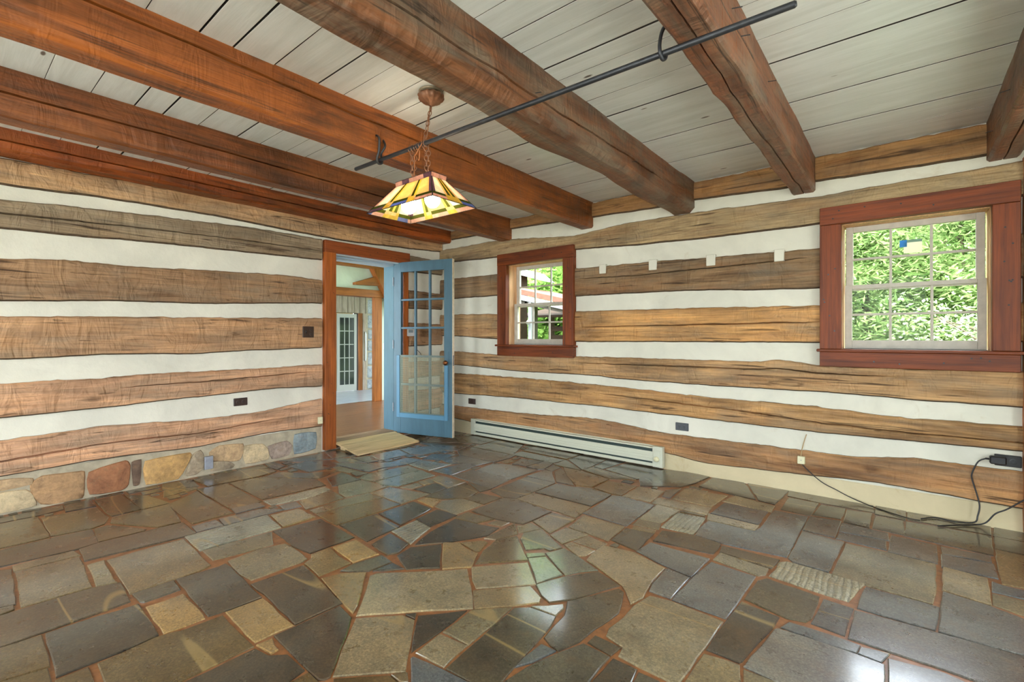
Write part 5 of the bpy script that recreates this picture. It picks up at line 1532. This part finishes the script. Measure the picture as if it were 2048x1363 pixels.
plate('switch_plate', 'left', 2.420, 1.238, 0.116, 0.112, 0.036, M['brown_plastic'], 'square dark brown switch and outlet plate on the log left of the doorway', 'switch', 'combo')
plate('wall_outlet', 'left', 1.796, 0.597, 0.116, 0.070, 0.004, M['brown_plastic'], 'dark brown outlet in the plaster of the left wall', 'outlet')
plate('junction_box', 'left', 1.526, 0.104, 0.066, 0.112, 0.045, M['steel'], 'grey metal cover box on the stone base of the left wall', 'junction box', 'blank')
plate('phone_jack', 'left', 2.545, 0.330, 0.050, 0.070, 0.045, M['ivory'], 'small ivory box low beside the door casing', 'phone jack', 'jack')
plate('wall_outlet', 'right', -4.120, 0.393, 0.116, 0.068, 0.004, M['brown_plastic'], 'dark outlet near the corner, between the blue door and the small window', 'outlet')
plate('wall_outlet', 'right', -1.522, 0.389, 0.114, 0.068, 0.004, plain('slate_plastic', (62, 66, 68), 0.35), 'grey black outlet above the right end of the baseboard heater', 'outlet')
plate('wall_outlet', 'right', 0.502, 0.422, 0.118, 0.070, 0.020, M['black_plastic'], 'black outlet at the right edge with a power adapter in it', 'outlet')
plate('phone_jack', 'right', -0.599, 0.253, 0.050, 0.058, 0.052, M['ivory'], 'ivory cable box with a thin wire, on the lowest log below the windows', 'phone jack', 'jack')
tag(MB().tube([(-0.602, YB-0.046, 0.28), (-0.596, YB-0.036, 0.33), (-0.590, YB-0.010, 0.37), (-0.580, YB-0.008, 0.41), (-0.570, YB-0.004, 0.445)], 0.0035, 6).build('wire', plain('tan_wire', (176, 148, 104), 0.5)),
    'short tan wire rising from the ivory cable box', 'wire')
th = empty('thermostat', (XL+0.004, 3.722, 1.245), math.radians(90)); tag(th, 'white thermostat on the wall behind the open blue door', 'thermostat')
MB().box((-0.06, -0.028, -0.05), (0.06, 0, 0.05), 0.006).build('case', M['white_plastic'], th)
MB().box((-0.035, -0.0295, -0.005), (0.035, -0.027, 0.03), 0.001).build('screen', plain('grey_screen', (150, 168, 176), 0.2), th)
tag(MB().tube([(XL+0.012, 3.735, 1.195), (XL+0.016, 3.75, 1.12), (XL+0.040, 3.80, 1.04), (XL+0.040, 3.87, 0.98), (XL+0.02, 3.90, 0.93)], 0.003, 6).build('thermostat_wire', M['black_plastic']),
    'thin wire hanging below the thermostat', 'wire')


def smooth_path(pts, n=6):
    P = [Vector(p) for p in pts]; out = []
    for i in range(len(P)-1):
        a, b, c, d = P[max(i-1, 0)], P[i], P[i+1], P[min(i+2, len(P)-1)]
        for k in range(n):
            t = k/n
            out.append(0.5*((2*b)+(c-a)*t+(2*a-5*b+4*c-d)*t*t+(3*b-a-3*c+d)*t**3))
    return out+[P[-1]]


cd = MB(); cd.tube(smooth_path([(-0.592, YB-0.052, 0.228), (-0.575, YB-0.046, 0.200), (-0.473, YB-0.042, 0.112), (-0.374, YB-0.036, 0.066), (-0.29, YB-0.045, 0.032), (-0.171, 4.170, 0.007), (0.005, 4.055, 0.007), (0.085, 4.045, 0.007)]), 0.0035, 6)
tag(cd.build('thin_cord', M['black_plastic'], None, True), 'thin black cord running from the ivory cable box down to the floor', 'cord')
ad = empty('power_adapter', (0.452, YB-0.027, 0.422)); tag(ad, 'black power adapter plugged into the outlet at the right edge', 'power adapter')
MB().box((-0.034, -0.040, -0.022), (0.040, 0.0, 0.026), 0.006).build('case', M['black_plastic'], ad)
MB().tube([(-0.034, -0.02, 0.004), (-0.052, -0.02, 0.004)], 0.006, 8).build('strain_relief', M['black_plastic'], ad)
cd = MB(); cd.tube(smooth_path([(-0.050, -0.02, 0.004), (-0.085, -0.02, -0.022), (-0.112, -0.022, -0.096), (-0.112, -0.022, -0.14), (-0.090, -0.026, -0.231), (-0.079, -0.030, -0.300), (-0.088, -0.036, -0.36), (-0.104, -0.045, -0.402), (-0.19, -0.06, -0.416), (-0.29, -0.05, -0.416), (-0.36, -0.13, -0.416)]), 0.0042, 7)
cd.build('cord', M['black_plastic'], ad, True)
cd = MB(); cd.tube(smooth_path([(0.62, YB-0.10, 0.27), (0.559, YB-0.08, 0.205), (0.491, YB-0.075, 0.135), (0.442, YB-0.07, 0.095), (0.40, YB-0.07, 0.03), (0.35, 4.165, 0.009), (0.27, 4.10, 0.007), (0.17, 4.0, 0.007)]), 0.0042, 7)
tag(cd.build('black_cord', M['black_plastic'], None, True), 'black cord coming in from the right edge and lying on the floor', 'cord')

# ------------------------------------------------------------------ iron rod and its hooks
RY, RZ = 1.728, 2.252
tag(MB().tube([(-2.690, 1.712, RZ), (-2.684, 1.712, RZ), (-0.268, 1.752, RZ), (-0.262, 1.752, RZ)], [0.008, 0.0115, 0.0115, 0.008], 12).build('iron_rod', M['iron'], None, True),
    'long black iron rod hung under the ceiling beams', 'rod')


def hook(x, y, label, pts, r=0.007):
    o = MB(); o.tube(smooth_path([(x+a, y+b, c) for a, b, c in pts]), r, 8)
    tag(o.build('iron_hook', M['iron'], None, True), label, 'hook')


hook(-2.442, 1.716, 'twisted black iron hook on the orange beam, left of the lamp chain', [(-0.03, -0.03, 2.40), (0.045, -0.035, 2.37), (0.030, -0.022, 2.30), (0.01, -0.022, 2.255), (0.0, -0.006, 2.233), (0.0, 0.018, 2.240), (0.0, 0.021, 2.262), (0.02, 0.0, 2.285), (0.045, 0.01, 2.33), (0.01, 0.02, 2.38)])
hook(-0.69, 1.745, 'black iron hook holding the right part of the rod at the adze-marked beam', [(0.03, 0.0, 2.37), (-0.006, 0.0, 2.345), (-0.012, -0.018, 2.29), (-0.010, -0.022, 2.25), (-0.008, -0.004, 2.230), (-0.004, 0.018, 2.244), (0.0, 0.016, 2.270)])

# ------------------------------------------------------------------ stained glass lamp hung from the ceiling and the rod
LX, LY = -2.075, 1.728
lamp = empty('pendant_lamp', (LX, LY, 1.888)); tag(lamp, 'stained glass pendant lamp hanging by chains below the iron rod', 'lamp')
bronze = plain('antique_bronze', (138, 98, 74), 0.45, 0.45, var=0.25, scale=40)
lead = plain('dark_lead', (40, 34, 30), 0.5, 0.5)
stained = stained_mat('stained_glass')
MB().lathe([(0.066, 0), (0.068, -0.004), (0.050, -0.010), (0.030, -0.010)], (0.056, 0.029, ZC-1.888), 'z', 28).build('mounting_plate', plain('tarnished_plate', (150, 138, 116), 0.4, 0.3), lamp, True)
can = MB(); rings = []
for rr_, hh in ((0.050, -0.016), (0.070, -0.022), (0.071, -0.032), (0.062, -0.048), (0.042, -0.062), (0.018, -0.070), (0.010, -0.080), (0.004, -0.082)):
    ring = []
    for k in range(48):
        a = 2*math.pi*k/48; q = rr_*(1+0.05*math.cos(a*12)*(1 if rr_ > 0.03 else 0))
        ring.append((0.056+q*math.cos(a), 0.029+q*math.sin(a), ZC-1.888+hh))
    rings.append(ring)
can.loft(rings); can.build('canopy', bronze, lamp, True)
link = None


def chain(a, b, n, R=0.0105, r=0.0021, stretch=1.55):
    global link
    a, b = Vector(a), Vector(b); d = (b-a); L = d.length/n
    if link is None:
        mbk = MB(); mbk.torus(Matrix.Identity(4), R, r, stretch=stretch); link = mbk.mesh('chain_link', True); link.materials.append(bronze)
    q = d.normalized().to_track_quat('Z', 'Y').to_matrix().to_4x4()
    for i in range(n):
        o = bpy.data.objects.new('chain_link', link); COL.objects.link(o); o.parent = lamp
        sc = L/(2*(R*stretch-r))*1.0
        o.matrix_local = Matrix.Translation(a+d*(i+0.5)/n) @ q @ Matrix.Rotation(math.radians(90*(i % 2)+20), 4, 'Z') @ Matrix.Diagonal((1, 1, sc, 1))


zt_ = 0.172
chain((0.056, 0.029, ZC-1.888-0.080), (0.030, 0.004, 0.385), 7)
for sx in (-0.075, 0.045):
    chain((sx, 0.0, 0.352), (sx+0.008, 0.0, zt_+0.015), 6); chain((sx+0.012, 0.012, 0.352), (sx+0.010, 0.008, zt_+0.015), 6)
wr = MB()
wr.tube(smooth_path([(0.056, 0.029, 0.575), (0.044, 0.022, 0.52), (0.050, 0.012, 0.46), (0.030, 0.018, 0.40), (0.034, -0.018, 0.36), (-0.02, -0.02, 0.31), (-0.045, 0.0, 0.34), (-0.02, 0.02, 0.37), (0.02, -0.02, 0.33), (0.0, -0.012, 0.28), (-0.05, 0.0, 0.33), (-0.062, 0.01, 0.25), (-0.062, 0.0, 0.10)]), 0.0028, 6)
wr.build('wire', plain('copper_brown_wire', (150, 92, 50), 0.4, 0.2), lamp, True)
wr = MB()
for i in range(7):
    xx = -0.085+i*0.022
    wr.torus(Matrix.Translation((xx, 0.0, RZ-1.888)) @ Matrix.Rotation(math.radians(80+9*(i % 3)), 4, 'Z'), 0.016, 0.0026, stretch=1.15)
wr.build('chain_wraps', bronze, lamp, True)
# shade: sloping four-sided body with an upright crown band
BX, BY, TX, TY, ZT = 0.279, 0.156, 0.150, 0.052, 0.150
shade = empty('shade'); shade.parent = lamp; shade.location = (0, 0, 0)
GC = {'amber': (228, 196, 138), 'honey': (216, 172, 126), 'rose': (226, 186, 166), 'green': (86, 96, 34), 'yellow': (214, 190, 88), 'milk': (236, 228, 206), 'blue': (120, 136, 190), 'plum': (128, 96, 110), 'sky': (176, 208, 214)}
US = [0, 0.05, 0.25, 0.29, 0.335, 0.375, 0.625, 0.665, 0.71, 0.75, 0.95, 1]
VS = [0, 0.13, 0.24, 1]


def quad_panel(c, normal_off=0.0012):
    """a glass piece from its four corners, with its own thickness"""
    a, b, cc, d = [Vector(p) for p in c]; nn = (b-a).cross(d-a).normalized()*normal_off
    vs = [p-nn for p in (a, b, cc, d)]+[p+nn for p in (a, b, cc, d)]
    return MB().add(vs, [(3, 2, 1, 0), (4, 5, 6, 7), (0, 1, 5, 4), (1, 2, 6, 5), (2, 3, 7, 6), (3, 0, 4, 7)])


came = MB()
corn_b = [(-BX, -BY, 0), (BX, -BY, 0), (BX, BY, 0), (-BX, BY, 0)]
corn_t = [(-TX, -TY, ZT), (TX, -TY, ZT), (TX, TY, ZT), (-TX, TY, ZT)]
r5 = random.Random(2)
for s in range(4):
    b0, b1, t0, t1 = [Vector(p) for p in (corn_b[s], corn_b[(s+1) % 4], corn_t[s], corn_t[(s+1) % 4])]
    us = US if s % 2 == 0 else [0, 0.08, 0.33, 0.40, 0.48, 0.54, 0.62, 0.68, 0.92, 1]

    def P(u, v):
        e = 0.012
        return (b0.lerp(b1, u)).lerp(t0.lerp(t1, u), v)
    for i in range(len(us)-1):
        for j in range(len(VS)-1):
            u0, u1, v0, v1 = us[i], us[i+1], VS[j], VS[j+1]
            narrow = (u1-u0) < 0.09 and 0 < i < len(us)-2
            edge = i in (0, len(us)-2)
            if j == 0: c = r5.choice(['plum', 'blue', 'rose', 'rose']) if not narrow else 'yellow'
            elif j == 1: c = 'green' if not narrow else r5.choice(['yellow', 'amber'])
            elif edge: c = r5.choice(['rose', 'plum'])
            elif narrow: c = ['yellow', 'green', 'amber', 'green'][i % 4]
            else: c = r5.choice(['honey', 'amber', 'milk', 'milk', 'amber'])
            g = 0.0025
            quad_panel([P(u0, v0), P(u1, v0), P(u1, v1), P(u0, v1)]).build('glass_pane', stained, shade, tint=GC[c])
    for u in us[1:-1]: came.tube([P(u, 0), P(u, 1)], 0.0013, 4)
    for v in VS: came.tube([P(0, v), P(1, v)], 0.0022 if v in (0, 1) else 0.0013, 4)
    came.tube([P(0, 0), P(0, 1)], 0.0032, 5)
    # crown band
    ct = [t0*1.0, t1*1.0]; h = Vector((0, 0, 0.024)); out_ = Vector((t0.x+t1.x, t0.y+t1.y, 0)).normalized()*0.004
    for i in range(5 if s % 2 == 0 else 2):
        n_ = 5 if s % 2 == 0 else 2
        a, b = t0.lerp(t1, i/n_), t0.lerp(t1, (i+1)/n_)
        quad_panel([a, b, b+h+out_, a+h+out_]).build('glass_pane', stained, shade, tint=GC[r5.choice(['rose', 'plum', 'rose'])])
    came.tube([t0+h+out_, t1+h+out_], 0.0022, 4)
came.build('lead_came', lead, shade)
MB().box((-0.12, -0.006, ZT-0.008), (0.12, 0.006, ZT+0.004)).build('cross_bar', bronze, lamp)
bulb_m = emit_mat('lit_bulb', (1.0, 0.82, 0.58), 70.0)
for sx in (-0.10, 0.10):
    MB().lathe([(0.017, ZT-0.01), (0.017, 0.085), (0.013, 0.082)], (sx, 0, 0), 'z', 14).build('socket', bronze, lamp, True)
    MB().sphere((sx, 0, 0.048), 0.043, 18, 11, 1.12).build('bulb', bulb_m, lamp, True)


# ------------------------------------------------------------------ outdoors
def ground_z(x, y):
    t = max(0.0, y-9.5); return -0.35+0.08*max(0.0, y-6)+0.30*t+0.10*nz(x*0.3, y*0.3, 1)+(0.05*max(0, x+2) if y > 6 else 0)


g = MB(); nxg, nyg = 60, 50; vs = []; fs = []
for j in range(nyg+1):
    for i in range(nxg+1):
        x = -24+44*i/nxg; y = 4.55+26*j/nyg; vs.append((x, y, ground_z(x, y)))
for j in range(nyg):
    for i in range(nxg): a = j*(nxg+1)+i; fs.append((a, a+1, a+nxg+2, a+nxg+1))
g.add(vs, fs)
tag(g.build('ground', plain('forest_floor', (84, 108, 56), 0.95, var=0.3, scale=3), None, True), 'leafy green slope outside the windows', 'ground', kind='structure')
tag(MB().box((XR+0.3, YN-0.3, -0.6), (26, 4.5, -0.3)).build('ground_side', plain('bounce_ground_b', (222, 216, 200), 0.95, var=0.12, scale=9)), 'unseen pale ground added beside the viewpoint wall to bounce daylight in', 'ground', kind='structure')  # unseen ground made pale to throw light up to the ceiling
tag(MB().box((-24, -24, -0.6), (26, YN-0.3, -0.3)).build('ground_rear', plain('bounce_ground', (222, 216, 200), 0.95, var=0.12, scale=9)), 'unseen pale ground added behind the viewpoint walls to bounce daylight in', 'ground', kind='structure')  # unseen ground behind, made pale for the upward bounce on the ceiling

LEAF = {'fir': leaf_mat('fir_needles', (70, 100, 46), (168, 190, 122)), 'broad': leaf_mat('broad_leaves', (78, 118, 46), (160, 190, 104)),
        'pale': leaf_mat('pale_brush', (120, 132, 98), (190, 196, 168)), 'deep': leaf_mat('deep_leaves', (44, 88, 30), (120, 170, 64))}
bark = plain('bark', (96, 82, 66), 0.9, var=0.35, scale=14, bmp=0.5)
twig = plain('dead_twig', (168, 150, 126), 0.9)


def tree(label, x, y, h, rad, seed, n, leaf, style, lsize, low=0.1, cat='tree', name='tree'):
    rg = np.random.RandomState(seed); z0 = ground_z(x, y)-0.05
    t = empty(name, (x, y, z0)); tag(t, label, cat, 'trees outside the windows' if cat == 'tree' else 'bushes and brush outside the windows')
    if h > 2.2:
        MB().tube([(0, 0, 0), (0.05*h/6, 0.02, h*0.4), (0.02, 0.05, h*0.97)], [0.03*h/1.6+0.03, 0.02*h/1.6+0.02, 0.012], 9).build('trunk', bark, t, True)
    br = MB(); cs = []; ns = []
    nb_ = int(26*h/6)+14
    for k in range(nb_):
        f = low+(1-low)*(k+rg.rand())/nb_; a = rg.rand()*6.283
        L = rad*(1.0-0.72*f if style == 'fir' else 0.45+0.9*math.sin(min(1, max(0, f))*3.0)*0.62)*(0.75+0.4*rg.rand())
        zz = h*f; p0 = np.array([0, 0, zz]); d = np.array([math.cos(a), math.sin(a), (-0.18 if style == 'fir' else 0.35)+0.25*rg.randn()])
        p1 = p0+d*L
        br.tube([tuple(p0), tuple((p0+p1)/2+np.array([0, 0, 0.05*L])), tuple(p1)], [0.012, 0.008, 0.003], 4, False)
        m = int(n/nb_)
        u = rg.rand(m)**0.6; c = p0[None]+(p1-p0)[None]*u[:, None]
        spread = (0.10+0.26*u*L/1.5)[:, None]
        c += rg.randn(m, 3)*spread*np.array([1, 1, 0.55 if style == 'fir' else 0.9])
        cs.append(c)
    br.build('branches', bark, t)
    c = np.concatenate(cs); c[:, 2] = np.maximum(c[:, 2], 0.02); m = len(c)
    ax = rg.randn(m, 3); ax[:, 2] *= 0.5; ax /= np.linalg.norm(ax, axis=1)[:, None]
    bx = np.cross(ax, rg.randn(m, 3)); bx /= np.linalg.norm(bx, axis=1)[:, None]
    s = lsize*(0.6+0.8*rg.rand(m))[:, None]; asp = 0.22 if style == 'fir' else 0.5
    V_ = np.stack([c-ax*s, c-ax*s*0.1+bx*s*asp, c+ax*s, c-ax*s*0.1-bx*s*asp], 1).reshape(-1, 3)
    me = bpy.data.meshes.new('foliage'); me.vertices.add(4*m); me.vertices.foreach_set('co', V_.ravel())
    me.loops.add(4*m); me.loops.foreach_set('vertex_index', np.arange(4*m)); me.polygons.add(m)
    me.polygons.foreach_set('loop_start', np.arange(m)*4); me.polygons.foreach_set('loop_total', np.full(m, 4)); me.update(); me.validate()
    me.materials.append(LEAF[leaf]); o = bpy.data.objects.new('foliage', me); COL.objects.link(o); o.parent = t; o['kind'] = 'stuff'
    return t


FIRS = [(-1.45, 8.2, 3.15, 1.4, 'feathery light green fir outside the left part of the right window'), (-0.45, 8.7, 3.3, 1.45, 'feathery light green fir just left of the middle of the right window'),
        (0.55, 8.3, 3.15, 1.4, 'feathery light green fir just right of the middle of the right window'), (1.6, 8.8, 3.3, 1.45, 'feathery light green fir outside the right part of the right window'),
        (0.1, 10.6, 3.6, 1.7, 'taller fir standing behind the front firs of the right window')]
for k, (x, y, h, rad, lb) in enumerate(FIRS):
    tree(lb, x, y, h, rad, 100+k, 30000, 'fir', 'fir', 0.05, 0.02)
for k, (x, y, h, rad, lb) in enumerate([(0.75, 6.9, 1.5, 0.8, 'pale grey green brush at the lower right of the right window')]):
    tree(lb, x, y, h, rad, 300+k, 5000, 'pale', 'broad', 0.024, 0.05, 'brush', 'brush')
BROAD = [(-8.2, 14.5, 4.6, 2.3, 'broad', 'light green broadleaf tree directly behind the porch roof in the small window'), (-10.6, 15.5, 5.5, 2.6, 'broad', 'light green broadleaf tree behind the white edged gable'),
         (-6.0, 14.2, 4.8, 2.3, 'deep', 'dark green broadleaf tree at the right side of the small window view'), (-9.3, 18.5, 6.0, 3.0, 'deep', 'darker tree furthest up the slope behind the small window')]
for k, (x, y, h, rad, lf, lb) in enumerate(BROAD):
    tree(lb, x, y, h, rad, 400+k, 9000, lf, 'broad', 0.16, 0.08)
for k, (x, y, h, lb) in enumerate([(-8.6, 11.6, 2.0, 'leafy green bush behind the open shed, left of its middle posts'), (-7.4, 12.2, 2.2, 'leafy green bush behind the rails of the open shed'), (-9.9, 12.4, 2.1, 'leafy green bush low beside the gable end')]):
    tree(lb, x, y, h, 1.1, 500+k, 4500, 'broad', 'broad', 0.10, 0.05, 'bush', 'bush')

# porch with reddish shingled roof, seen through the small window
po = empty('porch', (-5.6, 7.6, -0.35)); tag(po, 'porch with reddish shingle roof, white post and lantern outside the small window', 'porch')
shing = plain('red_shingles', (116, 70, 52), 0.8, var=0.25, scale=12); grey_wood = wood('porch_grey_wood', 'x', 0.8, (82, 76, 68), contrast=0.5); white_w = plain('porch_white', (128, 130, 130), 0.6)
brown_w = wood('shed_brown_wood', 'x', 0.85, (66, 50, 38), contrast=0.6)
OX, OY, OZ = -5.6, 7.6, -0.35


def pp(mb, nm, mat, par=po, off=(OX, OY, OZ)):
    mb.v = [(p[0]-off[0], p[1]-off[1], p[2]-off[2]) for p in mb.v]
    return mb.build(nm, mat, par)


def slab(x0, z0, x1, z1, th, ya, yb, rise=0.0):
    """roof slab falling from (x0, z0) to (x1, z1), rising by rise towards yb"""
    vs = [(x0, ya, z0-th), (x1, ya, z1-th), (x1, yb, z1-th+rise), (x0, yb, z0-th+rise), (x0, ya, z0), (x1, ya, z1), (x1, yb, z1+rise), (x0, yb, z0+rise)]
    return MB().add(vs, [(0, 1, 2, 3), (4, 5, 6, 7), (0, 1, 5, 4), (1, 2, 6, 5), (2, 3, 7, 6), (3, 0, 4, 7)])


pp(slab(-6.45, 2.26, -4.35, 1.78, 0.10, 7.5, 9.3), 'roof', shing)
pp(slab(-6.45, 2.150, -4.35, 1.675, 0.10, 7.45, 7.50), 'fascia', white_w)
pp(slab(-6.45, 2.04, -4.35, 1.565, 0.06, 7.50, 7.60), 'gutter_beam', grey_wood)
pp(MB().box((-5.70, 7.45, -0.35), (-5.63, 7.55, 1.86), 0.004), 'post', white_w)
pp(MB().box((-6.02, 7.9, -0.35), (-5.90, 8.05, 1.95), 0.004), 'post', grey_wood)
pp(MB().box((-5.83, 7.50, 1.80), (-5.76, 7.57, 1.92), 0.01), 'lantern', M['iron'])
pp(MB().lathe([(0.012, 0), (0.05, 0.03), (0.05, 0.06), (0.012, 0.10)], (-5.66, 7.40, 1.42), 'z', 4), 'ornament', white_w)
# gable end at the upper left
gab = empty('gable', (-6.9, 8.2, -0.35)); tag(gab, 'white edged gable end of the house at the upper left of the small window', 'building')
pp(MB().prism([(-7.6, 2.98), (-6.35, 2.62), (-6.05, 2.40), (-7.6, 2.85)], 'y', 8.45, 8.9), 'barge_board', white_w, gab, (-6.9, 8.2, -0.35))
pp(MB().box((-7.6, 8.55, -0.35), (-6.75, 8.8, 2.75)), 'wall', brown_w, gab, (-6.9, 8.2, -0.35))
# open shed further down
sh = empty('shed', (-5.2, 9.2, -0.35)); tag(sh, 'open brown shed with low roof and rails below the porch roof', 'shed')
so = (-5.2, 9.2, -0.35)
pp(slab(-7.3, 1.70, -4.7, 1.66, 0.05, 9.0, 10.6, 0.28), 'roof', brown_w, sh, so)
for x in (-6.95, -6.45, -5.75, -5.0): pp(MB().box((x, 9.25, -0.35), (x+0.09, 9.35, 1.68)), 'post', brown_w, sh, so)
for z in (0.9, 1.12, 1.32): pp(MB().box((-6.4, 9.22, z), (-4.8, 9.26, z+0.11)), 'rail', brown_w, sh, so)
